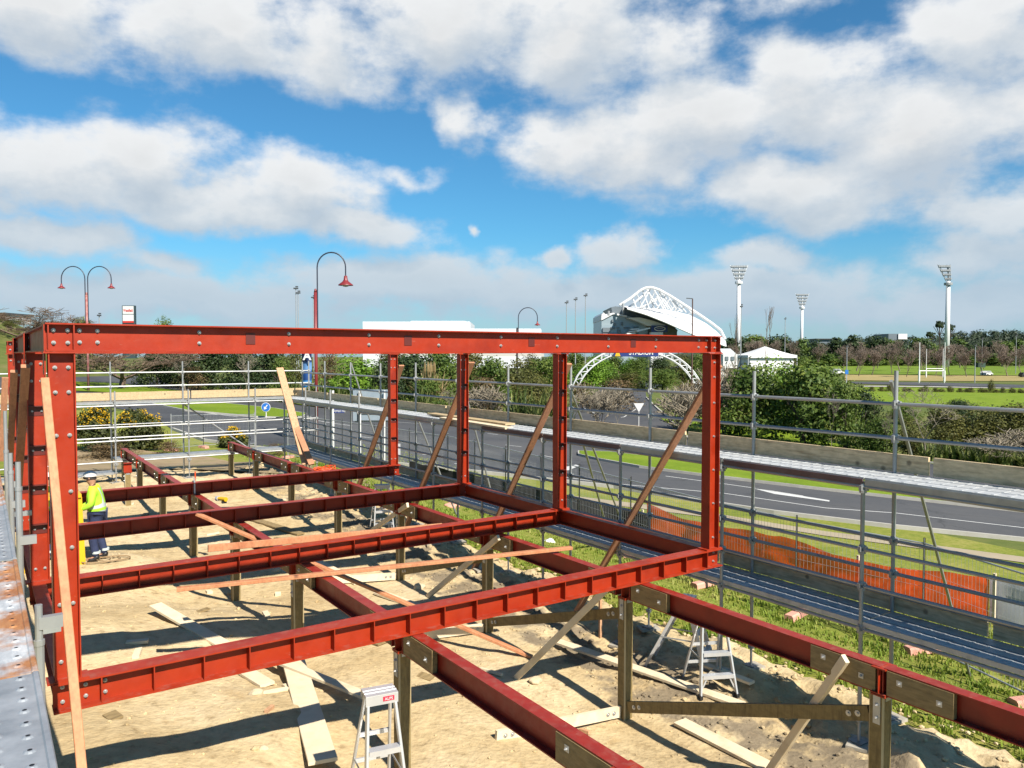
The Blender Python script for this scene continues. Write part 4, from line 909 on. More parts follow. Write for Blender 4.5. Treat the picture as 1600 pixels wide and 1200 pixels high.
def worker(at,face,label,vest=True,tool=True):
    """standing, leaning slightly over a tool; local x = forward"""
    root=empty('person',at,label,'person'); at=Vector(at); c,s=math.cos(face),math.sin(face)
    K=.96; T=lambda x,y,z: at+Vector(((x*c-y*s)*K,(x*s+y*c)*K,z*K))
    J=dict(pel=(-.02,0,.90),sp=(.0,0,1.08),ch=(.02,0,1.31),nk=(.045,0,1.47),h0=(.075,0,1.55),h1=(.095,0,1.64),
      sl=(.03,.18,1.40),sr=(.03,-.18,1.40),el=(.05,.25,1.13),er=(.05,-.24,1.13),wl=(.28,.16,1.03),wr=(.30,-.13,1.02),
      hl=(-.02,.10,.86),hr=(-.02,-.10,.86),kl=(.06,.12,.48),kr=(-.03,-.12,.48),al=(.00,.12,.09),ar=(-.12,-.12,.09),tl=(.16,.13,.04),tr=(.05,-.14,.04))
    names=list(J); V=[T(*J[n]) for n in names]; ix={n:i for i,n in enumerate(names)}
    E=[(ix[a],ix[b]) for a,b in (('pel','sp'),('sp','ch'),('ch','nk'),('nk','h0'),('h0','h1'),('ch','sl'),('ch','sr'),('sl','el'),('sr','er'),('el','wl'),('er','wr'),('pel','hl'),('pel','hr'),('hl','kl'),('hr','kr'),('kl','al'),('kr','ar'),('al','tl'),('ar','tr'))]
    rad=dict(pel=.135,sp=.125,ch=.145,nk=.058,h0=.085,h1=.092,sl=.065,sr=.065,el=.046,er=.046,wl=.032,wr=.032,hl=.095,hr=.095,kl=.062,kr=.062,al=.045,ar=.045,tl=.035,tr=.035)
    skinned('body',V,E,[rad[n] for n in names],SKIN,root)
    # hands: palm and five fingers curled round the tool
    for sd_,w_ in ((1,J['wl']),(-1,J['wr'])):
        pv=[T(*w_),T(w_[0]+.05,w_[1]-sd_*.015,w_[2]-.01),T(w_[0]+.09,w_[1]-sd_*.025,w_[2]-.02)]; ed=[(0,1),(1,2)]; rr=[.024,.027,.024]
        for k,(oy,ln) in enumerate(((-.03,.8),(-.01,.95),(.01,1.0),(.03,.85))):
            b=len(pv); x0=w_[0]+.10; pv+=[T(x0+.02*ln,w_[1]-sd_*.025+oy,w_[2]-.03),T(x0+.035*ln,w_[1]-sd_*.03+oy,w_[2]-.06),T(x0+.015*ln,w_[1]-sd_*.03+oy,w_[2]-.085)]
            ed+=[(2,b),(b,b+1),(b+1,b+2)]; rr+=[.0095,.009,.008]
        b=len(pv); pv+=[T(w_[0]+.06,w_[1]-sd_*.055,w_[2]-.02),T(w_[0]+.085,w_[1]-sd_*.065,w_[2]-.05)]; ed+=[(1,b),(b,b+1)]; rr+=[.011,.009]
        skinned('hand',pv,ed,rr,SKIN,root,0,1)
    # jacket (torso and sleeves), trousers
    jn=['pel','sp','ch','nk','sl','sr','el','er','wl','wr']; jj={n:i for i,n in enumerate(jn)}
    V2=[T(*J[n]) for n in jn]; V2[0]=T(-.02,0,.86); V2[3]=T(.04,0,1.46)
    for n in ('wl','wr'): a=Vector(J[n]);b_=Vector(J['e'+n[1]]); V2[jj[n]]=T(*(a.lerp(b_,.12)))
    E2=[(jj[a],jj[b]) for a,b in (('pel','sp'),('sp','ch'),('ch','nk'),('ch','sl'),('ch','sr'),('sl','el'),('sr','er'),('el','wl'),('er','wr'))]
    r2=dict(pel=.185,sp=.18,ch=.19,nk=.08,sl=.085,sr=.085,el=.064,er=.064,wl=.048,wr=.048)
    jk=skinned('jacket',V2,E2,[r2[n] for n in jn],HIVIS,root)
    me=jk.data; me.materials.append(REFL); me.materials.append(HIVY)
    for p in me.polygons:
        q=(p.center-at)/K; lx=q.x*c+q.y*s; ly=-q.x*s+q.y*c
        if abs(ly)<.19 and lx<.2:
            if 0.93<q.z<1.0 or 1.06<q.z<1.12: p.material_index=1
            elif abs(abs(ly)-.10)<.035 and q.z>1.1 and q.z<1.44: p.material_index=1
        if q.z>1.41 or q.z<.90: p.material_index=2
    tn=['pel','hl','hr','kl','kr','al','ar']; tt={n:i for i,n in enumerate(tn)}
    skinned('trousers',[T(*J[n]) for n in tn],[(tt[a],tt[b]) for a,b in (('pel','hl'),('pel','hr'),('hl','kl'),('hr','kr'),('kl','al'),('kr','ar'))],[.15,.115,.115,.083,.083,.068,.068],DENIM,root)
    for n in ('l','r'):
        a=Vector(J['a'+n]);t=Vector(J['t'+n])
        skinned('boot',[T(*(a+Vector((-.03,0,.06)))),T(*(a+Vector((0,0,-.03)))),T(*t)],[(0,1),(1,2)],[.062,.058,.045],BLACK,root,0,1)
        MB().tube(T(a.x,a.y,.17),T(a.x,a.y,.215),.076,12).build('ankle_band',REFL,root)
    # head: face features, hair, cap, sunglasses
    hc=Vector((.105,0,1.62))
    skinned('nose',[T(hc.x+.085,0,hc.z+.01),T(hc.x+.108,0,hc.z-.025)],[(0,1)],[.011,.016],SKIN,root,0,1)
    for sy in (-1,1): skinned('ear',[T(hc.x-.005,sy*.088,hc.z+.01),T(hc.x-.01,sy*.092,hc.z-.03)],[(0,1)],[(.02,.01),(.015,.009)],SKIN,root,0,1)
    MB().bar(T(hc.x+.088,-.02,hc.z-.055),T(hc.x+.088,.02,hc.z-.055),.008,.007).build('mouth',mat('lips',(0.28,0.1,0.08),(0.3,0.11,0.09)),root)
    MB().bar(T(hc.x+.086,-.062,hc.z+.012),T(hc.x+.086,.062,hc.z+.012),.03,.036).bar(T(hc.x+.08,-.07,hc.z+.015),T(hc.x-.01,-.095,hc.z+.015),.006,.012).bar(T(hc.x+.08,.07,hc.z+.015),T(hc.x-.01,.095,hc.z+.015),.006,.012).build('sunglasses',BLACK,root)
    def dome(name,m,r,z0,off,zsc=1.0):
        mb=MB(); n=16; P=[]
        for j in range(7):
            a=j/6*math.pi/2
            for i in range(n):
                b=2*math.pi*i/n; P.append(T(hc.x+off+r*1.12*math.cos(a)*math.cos(b),r*.98*math.cos(a)*math.sin(b),hc.z+z0+r*zsc*math.sin(a)))
        mb.add(P,[(j*n+i,j*n+(i+1)%n,(j+1)*n+(i+1)%n,(j+1)*n+i) for j in range(6) for i in range(n)]); return mb
    dome('hair',HAIR,.1,-.03,-.012,1.0).build('hair',HAIR,root,smooth=True)
    cp=dome('cap',CAPM,.112,.022,-.008,.95)
    cap=cp.build('cap',CAPM,root,smooth=True)
    mb=MB(); P=[]
    for i in range(9):
        b=-1.0+2.0*i/8; P+=[T(hc.x+.095*math.cos(b),.105*math.sin(b),hc.z+.035),T(hc.x+.10+.10*math.cos(b),.098*math.sin(b),hc.z+.012)]
    mb.add(P+[p+Vector((0,0,.008)) for p in P],[(2*i,2*i+1,2*i+3,2*i+2) for i in range(8)]+[(18+2*i,18+2*i+2,18+2*i+3,18+2*i+1) for i in range(8)]+[(2*i+1,18+2*i+1,18+2*i+3,2*i+3) for i in range(8)])
    mb.build('cap_peak',CAPM,root)
    if tool:
        tr_=empty('nail_gun',T(.42,0,.96),'black nail gun held by the worker in the green jacket','power tool')
        MB().bar(T(.36,-.02,1.00),T(.47,-.02,.93),.05,.06,bev=.012).bar(T(.46,-.02,.94),T(.49,-.02,.85),.04,.04,bev=.008).build('tool_body',BLACK,tr_)
        MB().bar(T(.37,.0,1.0),T(.33,.12,.98),.035,.035).bar(T(.37,0,1.0),T(.37,-.12,1.0),.035,.035).build('handle',mat('grey_plastic',(0.12,0.12,0.13),(0.15,0.15,0.16)),tr_)
        MB().bar(T(.40,.04,.90),T(.52,.04,.86),.02,.06).build('magazine',GALV,tr_)
    return root
gw=onY(152,874,16.25); WZ=soilz(gw.x,gw.y)
WK=worker((gw.x,gw.y,WZ),R(180-14),'worker in a green high visibility jacket and pale cap holding a tool')
g_=onX(74,800,1.02); worker((1.02*1.06,17.0,soilz(1.08,17.0)),R(180),'worker hardly seen in the gap between the left columns, high visibility jacket',tool=False)
# hose on the ground
mb=MB(); pts=[]
for i in range(60):
    t=i/59; a=t*15; r=.30-.1*t; pts.append(Vector((gw.x-.1+r*math.cos(a)+t*.5,gw.y-.15+r*.7*math.sin(a),0)))
for p in pts: p.z=soilz(p.x,p.y)+.05
tag(mb.path(pts,.012,5).build('air_hose',mat('tan_hose',(0.3,0.2,0.1),(0.34,0.23,0.12))),'thin air hose looped on the soil at the feet of the worker','hose')
# yellow trestle in front of the worker
tb_=onY(127.5,878,16.1); tt_=onY(121.5,777,16.1); zb=soilz(tb_.x,16.1)
root=empty('trestle',(tb_.x,16.1,zb),'yellow steel trestle leg beside the front left column, by the worker','trestle')
for dy in (0.0,0.6):
    MB().bar((tb_.x,16.1+dy,zb-.02),(tt_.x,16.1+dy,tt_.z),0.13,0.04,(0,1,0)).build('leg',YELLOW,root)
    MB().bar((tb_.x-.95,16.1+dy,zb-.02),(tt_.x-.70,16.1+dy,tt_.z),0.13,0.04,(0,1,0)).build('leg',YELLOW,root)
MB().box((tt_.x-.37,16.4,tt_.z+.03),(.85,.72,.06)).build('table_top',YELLOW,root)
MB().bar((tb_.x-.03,16.1,zb+.45),(tb_.x-.03,16.7,zb+.45),.04,.04).build('cross_bar',YELLOW,root)
# forearm of a further person at the left edge, standing on the scaffold deck
PS=onX(-30,570,-0.12); 
def left_person():
    at=Vector((-0.55,8.6,ZD)); root=empty('person',at,'person in a dark green top at the left edge reaching for the steel','person')
    V=[at+Vector(v) for v in ((0,0,.92),(0.02,.02,1.12),(.03,.05,1.33),(.03,.06,1.47),(.04,.08,1.56),(.04,.09,1.65),(.18,.05,1.40),(-.17,.05,1.38),(.30,.22,1.37),(-.25,.1,1.12),(.545,.46,1.38),(-.2,.28,1.0),(.1,0,.88),(-.1,0,.88),(.12,.03,.48),(-.12,.03,.48),(.12,-.02,.08),(-.12,-.02,.08),(.13,.13,.04),(-.13,.13,.04))]
    E=[(0,1),(1,2),(2,3),(3,4),(4,5),(2,6),(2,7),(6,8),(7,9),(8,10),(9,11),(0,12),(0,13),(12,14),(13,15),(14,16),(15,17),(16,18),(17,19)]
    skinned('body',V,E,[.135,.125,.145,.056,.082,.092,.065,.065,.048,.046,.033,.032,.095,.095,.062,.062,.045,.045,.035,.035],mat('pink_skin',(0.62,0.33,0.25),(0.66,0.38,0.29),rough=.5),root)
    hv=[V[10],V[10]+Vector((.05,.05,.0)),V[10]+Vector((.075,.075,-.005))]; ed=[(0,1),(1,2)]; rr=[.027,.03,.026]
    for k in range(4):
        b=len(hv); o=Vector((.075,.075,.03-.02*k)); hv+=[V[10]+o+Vector((.03,.02,0)),V[10]+o+Vector((.055,.015,-.008)),V[10]+o+Vector((.06,-.015,-.01))]; ed+=[(2,b),(b,b+1),(b+1,b+2)]; rr+=[.0095,.009,.008]
    b=len(hv); hv+=[V[10]+Vector((.06,.03,.045)),V[10]+Vector((.095,.035,.05))]; ed+=[(1,b),(b,b+1)]; rr+=[.011,.009]
    skinned('hand',hv,ed,rr,MATS['pink_skin'],root,0,1)
    gm=mat('green_cloth',(0.01,0.045,0.032),(0.015,0.06,0.042),rough=.85)
    skinned('shirt',[V[i] for i in (0,1,2,6,7)]+[V[8].lerp(V[6],.2),V[9].lerp(V[7],.3),V[3]],[(0,1),(1,2),(2,3),(2,4),(3,5),(4,6),(2,7)],[.16,.155,.17,.083,.083,.068,.066,.07],gm,root)
    skinned('trousers',[V[i] for i in (0,12,13,14,15,16,17)],[(0,1),(0,2),(1,3),(2,4),(3,5),(4,6)],[.145,.112,.112,.08,.08,.064,.064],DENIM,root)
    wv=V[10].lerp(V[8],.14); d=(V[10]-V[8]).normalized()
    MB().tube(wv-d*.02,wv+d*.02,.043,12).build('wristwatch',BLACK,root)
    dome_=MB(); hc=V[5]
    vs,fs=rock_mesh(77,.11,.11,.10,2); dome_.add([hc+Vector((0,-.015,.04))+v for v in vs],fs); dome_.build('cap',gm,root,smooth=True)
left_person()
# ------------------------------------------------------------------ temporary fences
FW=mat('fence_wire',(0.42,0.44,0.44),(0.5,0.52,0.52),rough=.45,metal=.4)
PINKF=mat('pink_fence_foot',(0.72,0.33,0.24),(0.78,0.40,0.30),rough=.8)
def fence_panel(a,b,label,h=1.95,foot=True,group='temporary mesh fence panels'):
    a=Vector(a);b=Vector(b); root=empty('fence_panel',a,label,'fence panel',group); L_=(b-a).length; Z=Vector((0,0,1))
    mb=MB(); r=.019
    mb.tube(a+Z*.0,a+Z*(h+.1),r,7).tube(b+Z*.0,b+Z*(h+.1),r,7).tube(a+Z*.14,b+Z*.14,r*.8,6).tube(a+Z*h,b+Z*h,r*.8,6); mb.build('frame',FW,root)
    w_=MB(); n=int(L_/.075)
    for i in range(1,n): p=a.lerp(b,i/n); w_.tube(p+Z*.14,p+Z*h,.0026,3,cap=False)
    for j in range(1,7): w_.tube(a+Z*(.14+(h-.14)*j/7),b+Z*(.14+(h-.14)*j/7),.0026,3,cap=False)
    w_.build('wire_mesh',FW,root)
    if foot:
        d=(b-a).normalized(); s=Vector((-d.y,d.x,0)); M=Matrix.Rotation(math.atan2(s.y,s.x),3,'Z')
        MB().prof([(-.11,0),(.11,0),(.10,.09),(.07,.12),(-.07,.12),(-.10,.09)],a-s*.33,a+s*.33).build('foot',PINKF,root)
fl=[(1760,1150),(1600,1096),(1437,1020)]
def fg(px,py): p=onG(px,py); p.z=H(p.x,p.y); return p
FP=[(1610,1103),(1441,1020),(1243,966),(1100,917),(985,870),(905,838),(845,812),(790,793),(742,776),(700,762)]
FT=[fg(*p) for p in FP]
d0=(FT[0]-FT[1]); FT.insert(0,FT[0]+d0*1.0)
for i in range(len(FT)-1):
    a,b=FT[i+1].copy(),FT[i].copy(); a.z=H(a.x,a.y); b.z=H(b.x,b.y)
    k=max(1,round((b-a).length/3.0))
    for j in range(k):
        p=a.lerp(b,j/k);q=a.lerp(b,(j+1)/k); p.z=H(p.x,p.y)+.02;q.z=H(q.x,q.y)+.02
        fence_panel(p,q,'mesh fence panel on a pink foot along the right verge behind the scaffold')
for a,b,l in (((318,700),(398,697),'mesh fence panel standing on the road edge behind the rear scaffold'),((268,705),(318,700),'mesh fence panel next to the gorse bush behind the rear scaffold')):
    fence_panel(fg(*a),fg(*b),l,h=1.6)
for x,y,l in ((640,742,''),(590,735,''),(548,728,''),(505,722,''),(470,716,'')):
    pass
far=[fg(*p) for p in ((700,762),(640,749),(585,738),(535,729),(490,721),(450,716))]
for i in range(len(far)-1): fence_panel(far[i+1],far[i],'mesh fence panel beyond the far end of the right scaffold',foot=True)
def netting(pts,h,m,label,cat,name,sag=.1,seed=1,wave=.06,weave=True):
    rnd=random.Random(seed); P=[fg(*p) for p in pts]; Q=[]
    for a,b in zip(P,P[1:]):
        n=max(2,int((b-a).length/.18))
        for i in range(n): Q.append(a.lerp(b,i/n))
    Q.append(P[-1]); mb=MB(); rows=7; n=len(Q)
    for i,p in enumerate(Q):
        d=(Q[min(i+1,n-1)]-Q[max(0,i-1)]).normalized(); s=Vector((-d.y,d.x,0)); zb=H(p.x,p.y)
        top=h*(1-sag*abs(math.sin(i*.13)))*(1+.08*noise.noise(Vector((i*.2,seed,0))))
        for j in range(rows):
            f=j/(rows-1); o=s*(wave*noise.noise(Vector((i*.28,j*.7,seed)))+.05*math.sin(i*.35)*(1-f))
            mb.v.append((p.x+o.x,p.y+o.y,zb+.03+top*f+.03*noise.noise(Vector((i*.4,j*.9,seed+5)))))
    for i in range(n-1):
        for j in range(rows-1): mb.f.append((i*rows+j,(i+1)*rows+j,(i+1)*rows+j+1,i*rows+j+1)); mb.mi.append(0)
    return tag(mb.build(name,m,smooth=True),label,cat)
def netmat(name,c1,c2):
    m,nt,b=newmat(name); L=nt.links.new; tc=N(nt,'ShaderNodeTexCoord')
    b.inputs['Base Color'].default_value=(*c1,1); b.inputs['Roughness'].default_value=.5
    tr=N(nt,'ShaderNodeBsdfTranslucent'); tr.inputs[0].default_value=(*c2,1)
    n1=N(nt,'ShaderNodeTexNoise',Scale=5,Detail=4); L(tc.outputs['Object'],n1.inputs['Vector']); r=ramp(nt,[(.35,tuple(v*.6 for v in c1)),(.6,c1)],n1.outputs['Fac']); L(r.outputs[0],b.inputs['Base Color'])
    mx=N(nt,'ShaderNodeMixShader'); mx.inputs[0].default_value=.45; L(b.outputs[0],mx.inputs[1]); L(tr.outputs[0],mx.inputs[2]); tp=N(nt,'ShaderNodeBsdfTransparent'); m2=N(nt,'ShaderNodeMixShader'); m2.inputs[0].default_value=.07; L(mx.outputs[0],m2.inputs[1]); L(tp.outputs[0],m2.inputs[2]); L(m2.outputs[0],nt.nodes['Material Output'].inputs[0]); return m
ONET=netmat('orange_net',(0.85,0.075,0.012),(0.95,0.13,0.02))
netting([(1010,838),(1075,862),(1150,880),(1200,893),(1300,925),(1380,945),(1450,957),(1544,973)],.95,ONET,'sagging orange safety netting along the verge behind the scaffold','safety net','safety_netting',sag=.13,seed=4)
netting([(1545,972),(1600,986),(1680,1004)],.9,mat('grey_mesh_sheet',(0.50,0.50,0.54),(0.58,0.58,0.62),scale=30,rough=.6),'pale grey mesh sheet hung at the right end of the orange netting','mesh sheet','mesh_sheet',sag=.05,seed=9)
netting([(640,752),(720,768),(800,790),(880,812),(950,826),(1015,842)],.75,mat('black_silt_cloth',(0.012,0.012,0.014),(0.02,0.02,0.022),rough=.9),'black silt fence cloth continuing left from the orange netting','silt fence','silt_fence',sag=.05,seed=14)
for i,(px,pt,pb) in enumerate(((1190,838,872),(1338,867,926),(1041,805,838),(1003,796,832),(1090,830,862),(1550,895,975))):
    g_=fg(px,pb); z1=onX(px,pt,g_.x).z
    tag(MB().box((g_.x,g_.y-.03,(g_.z-.2+z1)/2),(.05,.05,z1-g_.z+.2)).build('stake',PINE2),'pale wooden stake holding the netting on the verge','stake','stakes along the netting')
# ------------------------------------------------------------------ verge rubble, bags
for px,py,s,l,sd_ in ((1412,1012,.0,'',1),(1535,1020,.33,'white rubble bag lying on the grass behind the mesh fence',2),(918,842,.28,'white bag on the grass below the right scaffold, under the floor edge beam',6),(858,849,.16,'small white scrap sheet on the grass beside a scaffold foot',7),(705,795,.25,'orange tinted block on the grass behind the second floor beam',8)):
    if s:
        p=fg(px,py); vs,fs=rock_mesh(sd_,s,s*.8,s*.5,3); mb=MB(); mb.add([v+Vector((p.x,p.y,H(p.x,p.y)+s*.3)) for v in vs],fs)
        tag(mb.build('rubble_bag',PINKF if 'orange' in l else WHITE,smooth=True),l,'bag')
# ------------------------------------------------------------------ street lamps, signs by the road
def arch_pts(p,dirv,hh,r):
    pts=[]
    for i in range(17):
        a=math.pi*i/16; pts.append(p+Vector((0,0,hh))+dirv*(r-r*math.cos(a))+Vector((0,0,r*1.05*math.sin(a))))
    return pts
def lamp_head(root,p,s,m):
    o=MB().lathe(p,[(.06*s,.62*s),(.10*s,.60*s),(.13*s,.36*s),(.2*s,.25*s),(.46*s,.05*s),(.48*s,0)],16).build('lamp_shade',m,root,smooth=True)
    b=MB().lathe(p,[(.0,-.10*s),(.16*s,-.07*s),(.25*s,0.01*s),(.3*s,.05*s)],14).build('lamp_glass',mat('lamp_glass',(0.6,0.6,0.56),(0.65,0.65,0.6),rough=.2),root,smooth=True); b.parent=o; b.matrix_parent_inverse=Matrix.Identity(4)
def street_lamp(base,htop,r,rp,label,dirs,m=MAROON,s=1.0,drop=0.5,hcut=None,pm=None):
    base=Vector(base); root=empty('street_lamp',base,label,'street lamp','arched street lamps'); z0=H(base.x,base.y)
    hs=htop-r*1.05
    MB().tube(base,base+Vector((0,0,hs*.86)),rp,12).tube(base+Vector((0,0,hs*.86)),base+Vector((0,0,hs*.88)),rp,12,rp*.5).build('pole',pm or m,root,smooth=True)
    for d in dirs:
        pts=[base+d*rp*1.2+Vector((0,0,hs*.62))]+arch_pts(base+d*rp*1.2,d,hs,r); pts.append(pts[-1]-Vector((0,0,drop)))
        MB().path(pts,rp*.42,8).build('arched_arm',mat('lamp_arm',(0.03,0.035,0.06),(0.04,0.045,0.07),rough=.4) if m is MAROON else m,root,smooth=True)
        lamp_head(root,pts[-1]-Vector((0,0,.55*s)),s,m)
    return root
def sized(px,base_y,top_y):   # foot on the ground seen at base_y, top seen at top_y
    g=fg(px,base_y); D=(g-CAM).dot(fw); return g,(base_y-top_y)/1226*D*1.0,D
g_,h_,D_=sized(495,694,396); street_lamp(g_,h_,22/1226*D_,.10*D_/48,'tall maroon street lamp with a single arched arm by the road',[rt.copy()],s=.95*D_/48)
lampA=g_.copy(); DA=D_
g_=atD(138,600,75.0); g_.z=H(g_.x,g_.y); top=atD(138,417,75.0).z
street_lamp(g_,top-g_.z,1.12,.11,'maroon street lamp with two arched arms and weathered pole at the left',[rt.copy(),-rt.copy()],s=.72,pm=mat('peeling_maroon',(0.30,0.05,0.05),(0.52,0.30,0.26),scale=3,rough=.6))
g_=atD(808,640,95.0); g_.z=H(g_.x,g_.y); top=atD(808,481,95.0).z
street_lamp(g_,top-g_.z,1.15,.12,'street lamp with one arched arm and a red shade beyond the roof beam',[rt.copy()],s=.75,pm=mat('dark_pole',(0.03,0.02,0.025),(0.04,0.03,0.03)))
g_=atD(83,560,135.0); g_.z=H(g_.x,g_.y); top=atD(83,486,135.0).z
street_lamp(g_,top-g_.z,.75,.09,'small distant lamp with two arched arms above the left corner of the frame',[rt.copy(),-rt.copy()],s=.6,m=DKGREY)
# banner on the near lamp
d_=DA; p1=atD(486,540,d_);p2=atD(486,605,d_)
root=empty('banner',(lampA.x-.5,lampA.y,p2.z),'tall blue street banner hung on the maroon lamp pole','banner')
cx=lampA-rt*.52
mb=MB(); W_=.26; hh=p1.z-p2.z
for k in range(7):
    f=k/6; z=p2.z+hh*f; tz=.12*math.sin(f*3)
    for sx_ in (-1,1):
        q=cx+rt*(sx_*W_)+fh*tz; mb.v.append((q.x,q.y,z+(0.25*sx_ if k==0 else 0)))
mb.f=[(2*k,2*k+1,2*k+3,2*k+2) for k in range(6)]; mb.mi=[0]*6
BANM,nt_,b_=newmat('banner_print'); tc_=N(nt_,'ShaderNodeTexCoord'); sp_=N(nt_,'ShaderNodeSeparateXYZ'); nt_.links.new(tc_.outputs['Generated'],sp_.inputs[0])
r_=ramp(nt_,[(0.0,(0.008,0.17,0.42)),(0.22,(0.01,0.18,0.44)),(0.26,(0.006,0.03,0.12)),(0.45,(0.01,0.06,0.22)),(0.5,(0.10,0.22,0.42)),(0.62,(0.08,0.18,0.38)),(0.66,(0.005,0.015,0.07)),(1.0,(0.005,0.013,0.06))],sp_.outputs[2]); nt_.links.new(r_.outputs[0],b_.inputs['Base Color'])
sm_=mb.build('cloth',BANM,root,smooth=True); so2=sm_.modifiers.new('t','SOLIDIFY'); so2.thickness=.01
face_cam=math.atan2(-fh.x,fh.y)   # text faces the photographer side
text3d('A',Vector((cx.x,cx.y,atD(486,562,d_).z))-fh*.16+rt*.08,-YAW,.62,WHITE,root,'banner_lettering',bold=.02)
for z in (p1.z,p2.z+.2): MB().tube(lampA+Vector((0,0,z-lampA.z)),cx-rt*.4+Vector((0,0,z-cx.z)),.02,6).build('banner_arm',GALV,root)
# keep-left disc
def post_sign(px,by,label,name='traffic_sign',ph=None,D=None):
    g=fg(px,by) if D is None else None
    if D: g=atD(px,by,D); g.z=H(g.x,g.y)
    D=(g-CAM).dot(fw); root=empty(name,g,label,'sign'); return g,D,root
Zv=Vector((0,0,1))
g_,D_,root=post_sign(416,655,'round blue sign with a white arrow on the grass island at the left')
c_=g_+Zv*((655-636)/1226*D_); r_=7.2/1226*D_
MB().tube(g_,c_,.035,8).build('post',WHITE,root)
MB().tube(c_-fh*.06,c_-fh*.05,r_,24).build('white_rim',WHITE,root); MB().tube(c_-fh*.075,c_-fh*.061,r_*.9,24).build('disc',BLUE,root)
A=c_-fh*.085; mb=MB(); dd=(rt*-.6-Zv*.8).normalized(); n_=fh
mb.bar(A-dd*r_*.6,A+dd*r_*.2,r_*.22,.01,n_); s_=dd.cross(n_).normalized(); mb.add([A+dd*r_*.68,A+s_*r_*.42+dd*r_*.1,A-s_*r_*.42+dd*r_*.1],[(0,1,2)]); mb.build('arrow',WHITE,root)
g_,D_,root=post_sign(998,668,'white back of a triangular give way sign at the side road')
c_=g_+Zv*((668-636)/1226*D_); r_=8/1226*D_
MB().tube(g_,c_,.035,8).build('post',WHITE,root); mb=MB()
mb.add([c_-rt*r_+Zv*r_*.75-fh*.05,c_+rt*r_+Zv*r_*.75-fh*.05,c_-Zv*r_-fh*.05,c_-rt*r_+Zv*r_*.75-fh*.03,c_+rt*r_+Zv*r_*.75-fh*.03,c_-Zv*r_-fh*.03],[(0,2,1),(3,4,5),(0,1,4,3),(1,2,5,4),(2,0,3,5)]); mb.build('triangle',WHITE,root)
# big direction sign seen from behind, on white posts
g1=fg(565,726); D_=(g1-CAM).dot(fw); k=D_/1226
root=empty('direction_sign',g1,'large grey direction sign seen from behind on thick white posts beside the road','sign')
SGN=mat('sign_back',(0.30,0.37,0.44),(0.36,0.43,0.50),rough=.45,metal=.2)
P_=lambda px,py,o=0.0: atD(px,py,D_)+fh*o
for px,w_ in ((562,.16),(601,.08)): MB().tube(atD(px,728,D_),atD(px,610,D_),w_*.4,12).build('post',WHITE,root)
def board(x0,y0,x1,y1,off,th,m,name,par):
    a=P_(x0,y1,off);b=P_(x1,y1,off); z0=a.z; z1=P_(x0,y0,off).z; mm=(a+b)/2; 
    return MB().box((mm.x,mm.y,(z0+z1)/2),((b-a).length,th,abs(z1-z0)),Matrix.Rotation(math.atan2(rt.y,rt.x),3,'Z')).build(name,m,par)
board(553,609,616,660,.25,.05,SGN,'panel',root)
for y in (612,647,658): board(553,y-.7,616,y+.7,.20,.04,DKGREY,'rail',root)
board(551,610,557,658,.15,.12,SGN,'edge_fold',root)
g_,D_,root=post_sign(521,725,'white post carrying two small blue direction blades beside the road',name='direction_sign'); k=D_/1226
MB().tube(g_,g_+Zv*((725-610)*k),.055,10).build('post',WHITE,root)
for y0,y1,x0,x1 in ((629,636,524,546),(638,645,522,539)): 
    P_=lambda px,py,o=0.0: atD(px,py,D_)+fh*o
    board(x0,y0,x1,y1,-.1,.04,BLUE if y0<632 else NAVY,'blade',root)
board(522.5,640,537.5,643,-.13,.01,WHITE,'lettering_band',root) if False else text3d('Domain Rd',atD(530.5,643.6,D_)-fh*.125,-YAW,.20,WHITE,root,'lettering',.55)
g_,D_,root=post_sign(308,592,'tall white notice seen from the road beyond the rear scaffold',D=95.0); k=D_/1226
P_=lambda px,py,o=0.0: atD(px,py,D_)+fh*o
MB().tube(g_,atD(308,552,D_),.04,8).build('post',GALV,root); board(304.5,549,313,565,-.08,.03,mat('pale_blue_sign',(0.55,0.65,0.72),(0.6,0.7,0.76)),'panel',root)
g_,D_,root=post_sign(617,712,'tilted white notice board on the verge behind the third right column',name='notice_board'); P_=lambda px,py,o=0.0: atD(px,py,D_)+fh*o
MB().tube(g_,atD(617,690,D_),.03,8).build('post',WHITE,root); board(607,693,626,712,-.05,.03,mat('notice_grey',(0.5,0.5,0.52),(0.55,0.55,0.57)),'panel',root)
# power pole / far side road posts
# ------------------------------------------------------------------ vegetation
LM_BRIGHT=leafmat('leaf_bright',(0.0690,0.1495,0.0138),(0.1265,0.2300,0.0184),(0.1955,0.3105,0.0345),scale=.5)
LM_MID=leafmat('leaf_mid',(0.0405,0.0810,0.0135),(0.1013,0.1485,0.0243),(0.1890,0.2160,0.0405),scale=.5)
LM_DARK=leafmat('leaf_dark',(0.0156,0.0338,0.0104),(0.0364,0.0585,0.0156),(0.0715,0.0910,0.0234),scale=.5,trl=.2)
LM_OLIVE=leafmat('leaf_olive',(0.0562,0.0625,0.0175),(0.1187,0.1187,0.0275),(0.2000,0.1750,0.0500),scale=.5)
LM_BROWN=leafmat('leaf_brown',(0.0660,0.0440,0.0198),(0.1320,0.0880,0.0385),(0.2200,0.1540,0.0770),scale=.5,trl=.2)
LM_GORSE=leafmat('gorse_green',(0.018,0.03,0.008),(0.045,0.055,0.012),(0.09,0.09,0.02),scale=.8,trl=.2)
GOLD=leafmat('gorse_flower',(0.42,0.24,0.006),(0.52,0.32,0.01),(0.60,0.40,0.02),scale=1,trl=.3)
FLAX=leafmat('flax_leaf',(0.035,0.06,0.012),(0.10,0.13,0.03),(0.26,0.28,0.10),scale=1,trl=.25)
